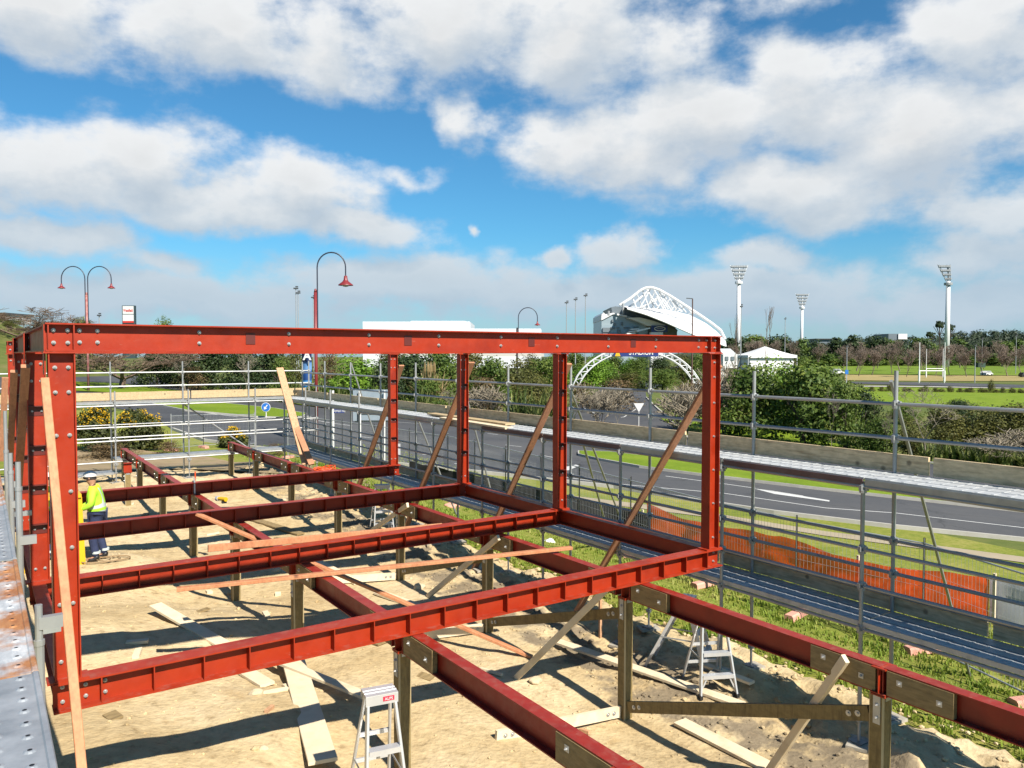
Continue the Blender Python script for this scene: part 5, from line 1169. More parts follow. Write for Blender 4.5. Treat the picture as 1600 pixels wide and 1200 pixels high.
STRAW=leafmat('straw',(0.22,0.16,0.07),(0.34,0.26,0.13),(0.46,0.37,0.20),scale=1,trl=.25)
BARK=mat('pale_bark',(0.20,0.165,0.115),(0.32,0.275,0.205),scale=3,rough=.9); BARKD=mat('dark_bark',(0.055,0.04,0.028),(0.09,0.07,0.05),scale=3,rough=.9)
TWIG=mat('brown_twig',(0.13,0.085,0.055),(0.20,0.14,0.095),scale=2,rough=.9); TWIGP=mat('pinkish_twig',(0.19,0.14,0.11),(0.26,0.20,0.16),scale=2,rough=.9)
def leaf(mb,p,nrm,s,rnd,sh):
    u=nrm.cross(Vector((rnd.uniform(-1,1),rnd.uniform(-1,1),rnd.uniform(-1,1)))); 
    if u.length<1e-3: u=Vector((1,0,0))
    u.normalize(); v=nrm.cross(u).normalized(); a=s*rnd.uniform(.7,1.3); b=a*rnd.uniform(.45,.75)
    mb.add([p-u*a-v*b*.2,p-v*b,p+u*a,p+v*b],[(0,1,2,3)],sh)
def crown_mesh(name,seed,w,d,h,nl,n,ls,m,base=0.0,flat=.5,up=.25):
    """lumpy crown of leaf-sized faces; clumps spread through the volume"""
    rnd=random.Random(seed); mb=MB(); cl=[]
    for i in range(nl):
        a=rnd.uniform(0,6.283); rr=math.sqrt(rnd.random())*.78; z=rnd.random()
        env=math.sin(math.pi*min(1,max(0.06,.18+.82*z)))**.6 if not flat else (1-.75*max(0,z-.45)/.55)
        cl.append((Vector((rr*w/2*env*math.cos(a),rr*d/2*env*math.sin(a),base+h*(.12+.74*z))),rnd.uniform(.13,.27)*min(w,h,d*1.2),rnd.uniform(-.28,.28)))
    for i in range(n):
        c,r,sh=cl[rnd.randrange(nl)]
        v=Vector((rnd.gauss(0,1),rnd.gauss(0,1),rnd.gauss(0,1))).normalized(); k=rnd.random()**.35
        p=c+Vector((v.x*r*k,v.y*r*k,v.z*r*k*.85)); p+=Vector((rnd.gauss(0,1),rnd.gauss(0,1),rnd.gauss(0,1)))*r*.10
        if p.z<base-.05*h: p.z=base+abs(p.z-base)*.3
        nr=(v+Vector((rnd.uniform(-.7,.7),rnd.uniform(-.7,.7),rnd.uniform(-.3,.9)))).normalized()
        leaf(mb,p,nr,ls,rnd,min(1,max(0,.5+sh+rnd.uniform(-.22,.22))))
    o=mb.build(name,m); mb.leafattr(o); me=o.data; bpy.data.objects.remove(o); return me
def branch_mesh(name,seed,h,spread,depth,m,r0,kids=(2,4),trunk=.25,up=.35,thin=.62,n=5,droop=0.0,minr=.004):
    rnd=random.Random(seed); mb=MB()
    def grow(p,d,L,r,k):
        steps=3 if k<depth else 2
        for i in range(steps):
            d=(d+Vector((rnd.uniform(-1,1),rnd.uniform(-1,1),rnd.uniform(-.6,.6)-droop))*.16).normalized(); q=p+d*L/steps; r2=max(minr,r*(.86 if i<steps-1 else .8))
            mb.tube(p,q,r,max(3,n-k),r2,cap=False); p=q; r=r2
            if k>=1 and k<depth and rnd.random()<.55:
                sd_=Vector((rnd.uniform(-1,1),rnd.uniform(-1,1),rnd.uniform(-.2,.7))).normalized(); grow(p,(d*.5+sd_*spread).normalized(),L*thin*.8,r*.6,k+1)
        if k<depth:
            kn=rnd.randint(*kids)
            for j in range(kn):
                a=6.283*(j+rnd.random()*.7)/kn; e=Vector((math.cos(a),math.sin(a),0))
                grow(p,(d*(1-spread*.5)+e*spread+Vector((0,0,up*(1-k/depth)))).normalized(),L*thin*rnd.uniform(.8,1.2),r*.68,k+1)
    grow(Vector((0,0,-.1)),Vector((0,0,1)),h*trunk,r0,0)
    zmax=max(v[2] for v in mb.v); k=h/zmax; mb.v=[(x*k,y*k,z*k) for x,y,z in mb.v]
    o=mb.build(name,m); me=o.data; bpy.data.objects.remove(o); return me
def flax_mesh(name,seed,h,w,n,m):
    rnd=random.Random(seed); mb=MB()
    for i in range(n):
        a=rnd.uniform(0,6.283); L_=h*rnd.uniform(.7,1.2); ln=rnd.uniform(.15,.75); d=Vector((math.cos(a),math.sin(a),0)); s=Vector((-d.y,d.x,0))*(.035*h); o_=Vector((rnd.uniform(-1,1),rnd.uniform(-1,1),0))*w*.28
        pts=[]; 
        for j in range(5):
            t=j/4; pts.append(o_+d*(L_*ln*t**1.4)+Vector((0,0,L_*(t*(1.15-ln*.5*t)-.25*ln*t**3))))
        sh=rnd.random()
        for j in range(4):
            k0=(1-.2*j);k1=(1-.2*(j+1)) if j<3 else .05
            mb.add([pts[j]-s*k0,pts[j]+s*k0,pts[j+1]+s*k1,pts[j+1]-s*k1],[(0,1,2,3)],sh)
    o=mb.build(name,m); mb.leafattr(o); me=o.data; bpy.data.objects.remove(o); return me
# prototypes (unit-size meshes; each plant is its own thing and shares a mesh)
CR={}
CR['bright']=[crown_mesh('crown',s,1,1,1,34,5200,.024,LM_BRIGHT) for s in (1,2)]
CR['mid']=[crown_mesh('crown',s,1,1,1,38,5600,.022,LM_MID) for s in (3,4,5)]
CR['dark']=[crown_mesh('crown',s,1,1,1,34,4600,.024,LM_DARK) for s in (6,7,8)]
CR['olive']=[crown_mesh('crown',s,1,1,1,34,4600,.022,LM_OLIVE) for s in (9,10)]
CR['brown']=[crown_mesh('crown',s,1,1,1,30,2600,.020,LM_BROWN) for s in (11,12)]
CR['far']=[crown_mesh('crown',s,1,1,1,22,1500,.045,LM_DARK) for s in (13,14,15)]
CR['farmid']=[crown_mesh('crown',s,1,1,1,22,1500,.045,LM_MID) for s in (16,17)]
CR['pine']=[crown_mesh('crown',s,1,1,.45,16,1500,.035,LM_DARK,flat=0) for s in (18,19)]
BR={}
BR['wide']=[branch_mesh('branches',s,1,.85,5,TWIG,.018,(2,4),.16,.15,.72,5,minr=.0011) for s in (1,2)]
BR['pale']=[branch_mesh('branches',s,1,.75,5,BARK,.014,(2,3),.3,.3,.66,5,minr=.0013) for s in (3,4)]
BR['bushy']=[branch_mesh('branches',s,1,.7,4,BARK,.0065,(4,5),.10,.35,.74,4,minr=.0014) for s in (5,6)]
BR['far']=[branch_mesh('branches',s,1,.5,5,TWIGP,.016,(2,4),.22,.5,.70,4,minr=.0022) for s in (7,8,9)]
BR['tall']=[branch_mesh('branches',s,1,.35,3,TWIG,.018,(2,3),.45,.6,.60,4,minr=.003) for s in (10,11)]
BR['stem']=[branch_mesh('branches',s,.75,.6,2,BARKD,.04,(3,4),.4,.5,.7,5) for s in (12,13)]
VR=random.Random(99)
def plant(name,base,w,h,crown,label,cat,group=None,stem='stem',rot=None,d=None,cidx=None):
    base=Vector(base); root=empty(name,base,label,cat,group); root.rotation_euler=(0,0,VR.uniform(0,6.28) if rot is None else rot)
    if crown:
        me=VR.choice(CR[crown]) if cidx is None else CR[crown][cidx]
        o=bpy.data.objects.new('crown',me); COL.objects.link(o); o.parent=root; o.scale=(w,d or w,h)
    if stem:
        o=bpy.data.objects.new('trunk' if crown else 'branches',VR.choice(BR[stem])); COL.objects.link(o); o.parent=root; sx_=w*(.8 if crown else 1.0)
        o.scale=(sx_,sx_,h) if not crown else (h*.8,h*.8,h*.95)
        if crown and h<3: o.scale=(w*.6,w*.6,h*.9)
    return root
def vplant(name,px,by,ty,wpx,crown,label,cat='bush',group=None,stem='stem',D=None,dd=None,cidx=None):
    """px centre, by foot line, ty top line, wpx width, all read on the sight lines; real size follows from the ground point"""
    if D is None: g=fg(px,by); D=(g-CAM).dot(fw)
    else: g=atD(px,by,D); g.z=H(g.x,g.y)
    top=atD(px,ty,D).z; w=wpx/1226*D
    return plant(name,(g.x,g.y,g.z-.05),w,max(.3,top-g.z),crown,label,cat,group,stem,d=dd,cidx=cidx)
# gorse by the rear scaffold
def gorse(px,by,ty,wpx,label,seed,D=None):
    r=vplant('gorse_bush',px,by,ty,wpx,None,label,'gorse bush',None,None,D)
    g=r.location; D_=(Vector(g)-CAM).dot(fw); w=wpx/1226*D_; h=atD(px,ty,D_).z-g.z; r.rotation_euler=(0,0,0)
    me=crown_mesh('foliage',seed,w,w*.6,h,30,6500,.06,LM_GORSE); o=bpy.data.objects.new('foliage',me); COL.objects.link(o); o.parent=r
    rnd=random.Random(seed); mb=MB(); vs=me.vertices; 
    cand=[i for i in range(0,len(vs),4) if vs[i].co.z>h*.55]
    cl=[Vector((rnd.uniform(-.5,.5)*w,rnd.uniform(-.3,.3)*w,rnd.uniform(.55,1.05)*h)) for _ in range(16)]
    for i in cand:
        p=vs[i].co
        if min((p-c).length for c in cl)<.20*h and rnd.random()<.42:
            for _ in range(2): leaf(mb,p+Vector((rnd.gauss(0,.04),rnd.gauss(0,.04),rnd.gauss(.02,.04))),Vector((rnd.uniform(-1,1),rnd.uniform(-1,0.2),rnd.uniform(.1,1))).normalized(),.05,rnd,rnd.random())
    f=mb.build('flowers',GOLD,None); mb.leafattr(f); f.parent=r
    o=bpy.data.objects.new('stems',BR['stem'][0]); COL.objects.link(o); o.parent=r; o.scale=(w*.6,w*.6,h*.9)
gorse(150,706,632,95,'large gorse bush with yellow flowers beside the left frame column, rear of site',31)
gorse(210,704,636,95,'large gorse bush with yellow flowers, right hand one of the rear pair',32)
gorse(365,700,668,50,'low gorse bush with yellow flowers behind the mesh fence panel',33)
for px,by,ty,w_,l in ((175,716,690,120,'dry brown scrub along the foot of the gorse'),(265,712,684,60,'dry brown scrub right of the gorse'),(430,712,690,40,'dry scrub by the scaffold corner')):
    vplant('dry_scrub',px,by,ty,w_,'brown',l,'scrub','dry scrub behind the site',None)
# far left: bank, bare trees, dark evergreens along the far road
vplant('bare_tree',182,608,528,130,None,'wide bare tree with long drooping twigs on the grass island at the left','bare tree',None,'wide')
vplant('bare_tree',40,560,478,95,None,'bare brown tree on the green bank above the left corner of the frame','bare tree',None,'wide',D=110)
vplant('bare_tree',70,575,492,70,None,'smaller bare brown tree beside the one on the green bank','bare tree',None,'wide',D=112)
spec=[ # px, foot, top, width, crown, label, D
 (118,574,540,60,'olive','olive shrub left of the bare island tree',100),(245,596,536,70,'dark','dark evergreen shrub right of the bare island tree',92),(285,598,534,70,'dark','dark evergreen tree behind the pale blue notice',95),(330,602,532,75,'dark','very dark evergreen by the far road bend',92),(375,606,532,70,'dark','dark evergreen left of the rear scaffold corner',88),
 (420,612,535,75,'dark','dark bush behind the leaning pink planks',84),(300,600,570,50,'brown','brown bare looking shrub under the dark evergreens',88),(462,618,540,60,'olive','olive bush left of the blue banner',80),(440,610,556,40,'mid','green bush low behind the rear scaffold rails',78),
 (556,616,552,108,'bright','bright green rounded bush beyond the big direction sign',78),(515,612,545,50,'brown','brown shrub right of the banner',84),(600,630,560,60,'dark','dark green bush in front of the bright rounded one',72),(640,634,545,95,'dark','dark bush to the right of the bright rounded bush',80),(610,610,540,70,'olive','olive bush behind the dark one',92),
 (690,628,540,80,'mid','mid green bush behind the third right column',84),(668,640,588,70,'mid','low green bush below the pampas plumes',70),(735,620,545,90,'olive','olive scrub between the second and third right columns',90),(770,628,556,80,'mid','yellowish green bush behind the scaffold rail',78),(752,640,585,70,'brown','brown bare shrub under the scaffold rail',72),
 (812,620,556,80,'olive','yellow green bush left of the white arch',88),(848,612,558,70,'mid','bush on the red bank left of the white arch',100),(835,640,582,70,'olive','olive bush close to the second right column',72),(905,600,566,70,'mid','green bush under the left side of the arch',136),(945,602,570,60,'mid','second green bush under the arch',136),
 (985,612,582,60,'olive','low olive bush under the middle of the arch',132),(960,624,590,90,'brown','brown scrub left of the give way sign',86),(910,628,592,60,'brown','brown scrub below the left foot of the arch',84),(1035,615,575,80,'mid','green bush right of the give way sign under the arch',130),(1075,628,594,60,'brown','brown scrub left of the front right column',78),
 (1100,640,585,100,'brown','wide brown scrub behind the front right column',66),(870,590,556,50,'bright','bright bush on top of the red bank',120),(930,580,556,60,'bright','bright hedge under the stadium sign',130),
 (1180,672,566,120,'mid','big green bush right of the front right column',60),(1255,686,562,130,'mid','largest green bush right of the front right column',57),(1320,690,592,70,'mid','right shoulder of the large green bushes',55),(1215,640,558,110,'bright','sunlit green bush crown behind the largest bush',70),(1150,640,580,70,'olive','olive bush between column and the large green bushes',68),(1285,640,568,90,'mid','green bush behind the right shoulder',66),
 (1375,704,650,60,'mid','small yellowish bush right of the large bushes',53),(1350,700,600,60,'dark','dark gap bush right of the large bushes',58),(1425,712,650,60,'olive','olive shrub behind the far standard',52),(1470,706,632,80,'olive','olive brown hedge shrub behind the white bare tree',56),(1530,712,630,90,'olive','brown green hedge shrub near the right edge',56),(1590,716,628,100,'olive','brown green hedge shrub at the right edge',56),(1500,690,640,60,'dark','dark hollow shrub in the hedge',60),(1560,700,632,70,'dark','dark shrub second from the right edge',60),(1660,720,630,120,'olive','hedge shrub just off the right edge',56),
 (1410,662,632,60,'mid','low shrub at the lawn edge behind the far standard',75),(1500,656,622,50,'dark','dark shrub at the lawn edge',80)]
for px,by,ty,w_,c_,l,D_ in spec:
    nm={'bright':'bright_bush','mid':'green_bush','dark':'evergreen_bush','olive':'olive_bush','brown':'brown_shrub'}[c_]
    vplant(nm,px,by,ty,w_*1.12,c_,l,'bush','bushes beyond the road',D=D_)
# flax clumps and pampas
FLM=[flax_mesh('leaves',s,1,1,90,FLAX) for s in (1,2,3)]; PMM=flax_mesh('leaves',7,1,1,140,STRAW)
for i,(px,by,ty,w_,D_) in enumerate(((500,622,590,40,74),(535,624,596,34,74),(470,618,592,30,76),(590,632,598,40,70),(556,606,582,30,82),(660,640,606,40,66),(850,650,612,60,64),(815,646,606,60,66),(880,660,625,40,60),(1455,722,690,46,50),(1490,724,688,50,50),(1525,728,694,46,49),(1565,732,700,40,49),(1600,734,704,46,49),(1360,700,672,30,54))):
    g=atD(px,by,D_); z=H(g.x,g.y); k=w_/1226*D_; hh=max(.8,atD(px,ty,D_).z-z)
    root=empty('flax_clump',(g.x,g.y,z),'flax clump of long strap leaves by the road','flax','flax clumps beyond the road'); o=bpy.data.objects.new('leaves',FLM[i%3]); COL.objects.link(o); o.parent=root; o.scale=(k,k,hh); root.rotation_euler=(0,0,i*1.3)
g=atD(672,600,76); root=empty('pampas_grass',(g.x,g.y,H(g.x,g.y)),'straw coloured pampas clump with upright pale plumes beyond the road','pampas grass')
o=bpy.data.objects.new('leaves',PMM); COL.objects.link(o); o.parent=root; zz=atD(672,580,76).z-H(g.x,g.y); o.scale=(3.4,3.4,zz)
mb=MB(); rnd=random.Random(4)
for i in range(7): 
    x,y=rnd.uniform(-.7,.7),rnd.uniform(-.5,.5); mb.lathe((x,y,zz*.8),[(.01,0),(.02,.5),(.12,.8),(.10,1.3),(.0,1.8)],6)
o=mb.build('plumes',STRAW); o.parent=root
# bare shrubs with pale stems
for px,by,ty,w_,D_,kind,l in ((1060,660,594,90,62,'bushy','tangled bare shrub with pale stems left of the front right column'),(940,645,596,70,70,'bushy','bare shrub with pale stems left of the give way sign'),(1125,655,560,80,64,'bushy','bare pale twigs rising right of the front right column'),(1446,730,596,95,50,'pale','white barked bare sapling near the far right standard'),(1545,742,674,80,50,'bushy','fallen looking bare branches at the right edge'),(1610,742,668,100,50,'bushy','bare branches just past the right edge'),(1300,700,600,26,54,'pale','thin bare sapling in front of the large bushes'),(1385,706,640,24,52,'pale','thin staked sapling right of the large bushes'),(760,640,596,60,70,'bushy','bare spreading shrub between the right columns'),(700,640,604,50,68,'pale','pale bare sapling behind the scaffold rail'),(965,668,598,40,60,'pale','thin bare sapling left of the give way sign'),(930,672,600,36,58,'pale','thin leaning sapling at the road edge'),(290,600,540,60,85,'pale','bare street tree behind the rear scaffold'),(388,606,545,56,80,'pale','pale trunked bare street tree left of the scaffold corner'),(1195,560,478,60,90,'tall','leafless tall twigs in front of the stadium roof'),(1148,580,490,40,85,'tall','leafless tall twigs right of the frame corner')):
    vplant('bare_shrub' if kind=='bushy' else 'bare_sapling',px,by,ty,w_,None,l,'bare shrub' if kind=='bushy' else 'sapling',None,kind,D=D_)
# bushes peeping above the roof beam at the left
for px,ty,w_,D_,l in ((128,496,40,120,'round evergreen top showing above the roof beam left of the pylon sign'),(258,497,36,120,'round evergreen top showing above the roof beam right of the pylon sign')):
    g=atD(px,560,D_); g.z=H(g.x,g.y); top=atD(px,ty,D_).z; plant('evergreen_tree',g,w_/1226*D_*1.3,top-g.z,'mid',l,'tree')

for i,(px,ty,w_,D_,c_) in enumerate(((6,505,26,128,'brown'),(20,514,30,124,'olive'),(34,503,30,132,'brown'),(48,520,28,122,'brown'),(60,508,26,130,'olive'),(14,528,26,118,'olive'),(30,534,30,116,'brown'),(2,520,24,120,'brown'),(44,536,26,115,'olive'))):
    g=atD(px,540,D_); g.z=H(g.x,g.y); top=atD(px,ty-6,D_).z; plant('bank_scrub',g,w_/1226*D_,max(.9,min(2.6,top-g.z)),c_,'brownish scrub growing on the green bank at the upper left edge','scrub','scrub on the green bank',None)
# ------------------------------------------------------------------ far field: poles, towers, buildings, tree lines
def zg(px,D,by=575):
    g=atD(px,by,D); g.z=H(g.x,g.y); return g
STEELW=mat('white_steel',(0.78,0.79,0.80),(0.72,0.73,0.75),scale=.3,rough=.45)
POLEG=mat('grey_pole',(0.30,0.32,0.34),(0.36,0.38,0.40),rough=.5)
def floodtower(px,D,ytop,yhead,wpx,label,side=0.0,r=.9):
    g=zg(px,D); root=empty('floodlight_tower',g,label,'floodlight tower','stadium floodlight towers'); zh=atD(px,yhead,D).z; zt=atD(px,ytop,D).z; w=wpx/1226*D; S=rt
    MB().tube(g-Zv,Vector((g.x,g.y,zh)),r,16,r*.72).build('mast',STEELW,root,smooth=True)
    base=Vector((g.x,g.y,zh)); hd=MB(); rows=4
    for i in range(rows):
        f=(i+.3)/rows; z=zh+(zt-zh)*f; ww=w*(.42+.58*f); c=base+S*side*w*f*.55; c.z=z
        hd.bar(c-S*ww/2,c+S*ww/2,.22,.25)
        nl=6+i
        for j in range(nl):
            q=c+S*(-ww/2+ww*(j+.5)/nl); hd.box(q+Zv*.55-fh*.2,(.7,.5,.7),Matrix.Rotation(-YAW,3,'Z'))
    hd2=MB()
    for s in (-1,1):
        hd2.bar(base+S*(s*w*.16),base+S*(s*w*.5+side*w*.5)+Zv*(zt-zh),.2,.2); hd2.bar(base+S*(s*w*.1)+fh*.6,base+S*(s*w*.3+side*w*.5)+Zv*(zt-zh)+fh*.6,.2,.2)
    hd2.bar(base-Zv*1.5,base+Zv*(zt-zh)*.8,.5,.5); hd2.tube(base-Zv*1.6,base-Zv*.6,r*1.5,12)
    hd.build('lamp_array',POLEG,root); hd2.build('head_frame',STEELW if side==0 else POLEG,root)
floodtower(1153,330,415,438,28,'white floodlight tower beside the stadium roof',r=1.05)
floodtower(1252,430,459,478,21,'white floodlight tower standing farthest back above the bare trees',r=.95)
floodtower(1479,330,414,440,20,'tallest white floodlight tower near the right edge, head turned sideways',side=-.75,r=1.1)
def mast(px,D,ytop,label,r=.09,head=1,m=None,by=575):
    g=zg(px,D,by); root=empty('lamp_mast',g,label,'lamp post','thin lamp posts'); zt=atD(px,ytop,D).z
    MB().tube(g,Vector((g.x,g.y,zt)),r*1.3,8,r*.8).build('pole',m or POLEG,root)
    if head: MB().box((g.x,g.y,zt+.12),(head*.9,.5,.25),Matrix.Rotation(-YAW,3,'Z')).box(Vector((g.x,g.y,zt+.45))+rt*.2*head,(head*.5,.4,.2),Matrix.Rotation(-YAW,3,'Z')).build('lamp',DKGREY,root)
for px,y,D,l in ((463.5,452,150,'thin car park light mast, taller of the pair left of the maroon lamp'),(466.8,459,150,'thin car park light mast, lower of the pair left of the maroon lamp'),(490.5,466,160,'thin light mast just left of the maroon lamp pole'),(885,474,170,'thin light mast, lowest of three left of the stadium'),(899,469,170,'thin light mast, middle of three left of the stadium'),(914.5,463,170,'thin light mast, tallest of three left of the stadium')): mast(px,D,y,l,.10,.9)
for px,y,D,l in ((1157,480,150,'pale light pole right of the big floodlight tower beside the white tents'),(1226,499,240,'thin lamp post left of the farther floodlight tower'),(1323,542,200,'white lamp post on the playing field left of the goals'),(1523.5,541,200,'lamp post right of the goals by the park road'),(1534,530,260,'lamp post with a dark bin at its foot by the car park'),(1587,525,260,'lamp post near the right edge by the parked cars'),(1437,545,260,'thin post behind the left goal post'),(156.5,494,140,'small lamp left of the pylon sign')): mast(px,D,y,l,.10,.6)
g=zg(1081,95,600); root=empty('street_lamp',g,'dark single arm street light in front of the stadium roof','street lamp'); zt=atD(1081,467,95).z
MB().tube(g,Vector((g.x,g.y,zt)),.11,10,.07).build('pole',mat('rust_pole',(0.10,0.05,0.04),(0.13,0.07,0.05)),root); MB().bar(Vector((g.x,g.y,zt)),Vector((g.x,g.y,zt+.05))-rt*.75,.10,.10).build('lamp_arm',DKGREY,root)
# goal posts
GW=mat('goal_white',(0.85,0.85,0.84),(0.8,0.8,0.8),rough=.5)
def goal(pxa,pxb,D,yb,yt,ybar,label):
    root=empty('rugby_goal',zg(pxa,D,yb),label,'goal posts','rugby goals'); 
    for p in (pxa,pxb):
        b=atD(p,yb,D); t=atD(p,yt,D); MB().tube(b-Zv*.6,Vector((b.x,b.y,t.z)),.10,10,.07).build('upright',GW,root); MB().tube(b-Zv*.3,b+Zv*2.0,.20,10).build('post_pad',GW,root)
    a=atD(pxa,ybar,D);b=atD(pxb,ybar,D); MB().tube(a,b,.10,8).build('crossbar',GW,root)
goal(1436,1475.5,165,594,535,579.5,'nearer white rugby goal posts on the playing field')
goal(1447,1473,230,587,545,576,'farther white rugby goal posts seen between the nearer ones')
# pylon sign
g=zg(203,118,600); root=empty('pylon_sign',g,'white pylon sign with red lettering above the roof beam at the left','sign'); D=118
def slab(x0,y0,x1,y1,D,m,name,par,th=.5,off=0.0):
    a=atD(x0,y1,D)+fh*off;b=atD(x1,y0,D)+fh*off; c=(a+b)/2; return MB().box(c,((Vector((b.x,b.y,0))-Vector((a.x,a.y,0))).length,th,abs(b.z-a.z)),Matrix.Rotation(-YAW,3,'Z')).build(name,m,par)
slab(192.6,477.6,212,560,D,mat('sign_frame',(0.03,0.06,0.07),(0.04,0.07,0.08)),'frame',root,.5)
slab(193.8,478.6,210.6,490.6,D,WHITE,'upper_panel',root,.2,-.3); slab(193.8,491.8,210.6,501.5,D,WHITE,'lower_panel',root,.2,-.3); slab(193.8,501.5,210.6,504.5,D,mat('sign_red',(0.6,0.04,0.03),(0.62,0.05,0.04)),'red_band',root,.2,-.3)
text3d('Westfield',atD(202.2,487.4,D)-fh*.42,-YAW,.62,MATS['sign_red'],root,'lettering',1.42,bold=.015)
text3d('PAK',atD(198,500.5,D)-fh*.42,-YAW,.30,MATS['sign_red'],root,'small_lettering',.5) if False else None
# long white warehouse
ROOFW=mat('warehouse_white',(0.72,0.75,0.80),(0.80,0.82,0.85),scale=.2,rough=.5)
def block(name,pts,D0,ytop,label,cat='building',depth=25,m=ROOFW):
    pass
g=zg(650,230); root=empty('warehouse',g,'long white warehouse whose roofs show above the roof beam','building')
slab(567,502.5,734,575,230,ROOFW,'wall',root,30,15); slab(640,500.8,726,503,236,ROOFW,'roof_monitor',root,24,15); slab(655,515,846,575,214,mat('warehouse_low',(0.70,0.73,0.78),(0.76,0.78,0.82)),'low_wing',root,20,10); slab(734.2,513.6,845,515.5,214.5,STEELW,'parapet',root,20.4,10)
slab(560,548,700,552.5,205,mat('glazing_dark',(0.03,0.04,0.05),(0.04,0.05,0.06),rough=.2),'window_band',root,.4,0); slab(600,552.5,850,557,203,mat('base_wall',(0.55,0.53,0.48),(0.6,0.58,0.53)),'base_wall',root,.5,0)
slab(838,551,858,559,150,WHITE,'loading_door',root,3,0) if False else None
# stadium
D=300.0; g=zg(1035,D); ST=empty('stadium',g,'white stadium grandstand with a curved roof under an arched lattice truss','stadium')
SGL=mat('stadium_cladding',(0.26,0.34,0.39),(0.36,0.44,0.48),scale=.08,rough=.3,stretch=(1,1,14)); SDK=mat('stadium_dark',(0.13,0.165,0.19),(0.17,0.20,0.225),rough=.5); SRF=mat('stadium_roof',(0.80,0.80,0.79),(0.86,0.86,0.85),scale=.1,rough=.5)
def pd(px,py,o=0.0): return atD(px,py,D+o)
def extr(poly,th,m,name,o=0.0,par=ST):
    mb=MB(); n=len(poly); A=[pd(x,y,o) for x,y in poly]; B=[a+fh*th for a in A]; mb.add(A+B,[tuple(range(n)),tuple(range(2*n-1,n-1,-1))]+[(i,i+n,(i+1)%n+n,(i+1)%n) for i in range(n)]); return mb.build(name,m,par)
extr([(940,500),(946,492),(958,489),(975,492),(1000,499),(1003,506),(1012,512),(1012,575),(939,575)],30,SGL,'end_wall',0)
extr([(940,491.5),(943,488),(946,491),(958,488.5),(980,493),(980,496),(958,491),(941,500),(939.5,500)],31,STEELW,'wall_coping',-.6)
for x0,y0,x1,y1 in ((942,512,953,519),(954,511,961,514),(956,499,958.5,503),(959.5,504,962,509),(970.5,503,973.5,508),(965,515,970,520),(964,511,968,513),(975,511,984,513),(990,510,998,512),(942,521,998,522.5)):
    extr([(x0,y0),(x1,y0),(x1,y1),(x0,y1)],.6,SDK,'window',-.7)
extr([(955,480),(962,478.5),(985,481),(1010,489),(1035,500),(1050,507),(1059,516),(1058,519),(1040,512),(1010,499),(985,494.5),(957,488)],28,SDK,'upper_stand',2)
extr([(980,496.5),(1000,496),(1020,501),(1040,508),(1035,510.5),(1012,509),(998,503)],6,STEELW,'lower_canopy',-4)
extr([(1000,505),(1035,508),(1058,516),(1058,526),(1000,526)],10,SDK,'concourse',1)
extr([(1018,508.5),(1043,508.5),(1043,519),(1018,519)],.8,NAVY,'sponsor_board',-5)
mb=MB(); c_=pd(1031,513.6,-5.6)
ringp=[c_+rt*(2.0*math.cos(t*6.283/28))+Zv*(.75*math.sin(t*6.283/28)) for t in range(29)]; mb.path(ringp,.16,5); mb.bar(c_-rt*1.1,c_+rt*1.1,.1,.35,fh); mb.build('sponsor_emblem',STEELW,ST)
for y in range(3): extr([(985-3*y,514+3.2*y),(998-3*y,513+3.2*y),(1000-3*y,514.6+3.2*y),(986-3*y,515.6+3.2*y)],6,STEELW,'stair_flight',-6)
extr([(994,516),(1016,511.5),(1016,513.5),(996,518.5)],.5,STEELW,'stair_rail',-7)
extr([(1017,519),(1036,519),(1036,575),(1017,575)],3,STEELW,'entrance_block',-5)
# curved roof shell, sweeping from the near gable edge to the far right end
def roof_shell():
    mb=MB(); lo=[(980,481),(1010,490),(1040,502),(1060,511),(1085,522),(1110,530),(1135,540)]; hi=[(966,477),(1000,480),(1040,483),(1078,492),(1103,505),(1120,518),(1134,533)]
    def samp(P,t):
        k=t*(len(P)-1); i=min(int(k),len(P)-2); f=k-i; return P[i][0]*(1-f)+P[i+1][0]*f,P[i][1]*(1-f)+P[i+1][1]*f
    nu,nv=28,10
    for th in (0,-.7):
        for i in range(nu+1):
            a=samp(lo,i/nu); b=samp(hi,i/nu)
            for j in range(nv+1):
                f=j/nv; x=a[0]*(1-f)+b[0]*f; y=a[1]*(1-f)+b[1]*f; bul=math.sin(math.pi*f)*2.0
                mb.v.append(tuple(pd(x,y-bul*.3,-12+f*34)+Zv*th))
    m=(nu+1)*(nv+1)
    for i in range(nu):
        for j in range(nv):
            q=(i*(nv+1)+j,(i+1)*(nv+1)+j,(i+1)*(nv+1)+j+1,i*(nv+1)+j+1); mb.f.append(q); mb.mi.append(0); mb.f.append(tuple(m+k for k in q[::-1])); mb.mi.append(0)
    for i in range(nu): mb.f.append((i*(nv+1),m+i*(nv+1),m+(i+1)*(nv+1),(i+1)*(nv+1))); mb.mi.append(0)
    return mb.build('roof_shell',SRF,ST,smooth=True)
roof_shell()
def arch(P,r,o,name):
    mb=MB(); Q=[]
    for i in range(len(P)-1):
        for k in range(5): f=k/5; Q.append(pd(P[i][0]*(1-f)+P[i+1][0]*f,P[i][1]*(1-f)+P[i+1][1]*f,o))
    Q.append(pd(*P[-1],o)); mb.path(Q,r,8); mb.build(name,STEELW,ST,smooth=True); return Q
A1=[(968,477),(985,466),(1000,454),(1008,450),(1018,449),(1030,453),(1048,463),(1070,477),(1090,490),(1112,505),(1126,516),(1133,530)]
Q1=arch(A1,.55,2,'truss_arch'); 
A2=[(966,479),(990,470),(1010,458),(1020,452),(1024,453),(1010,462),(990,476)]
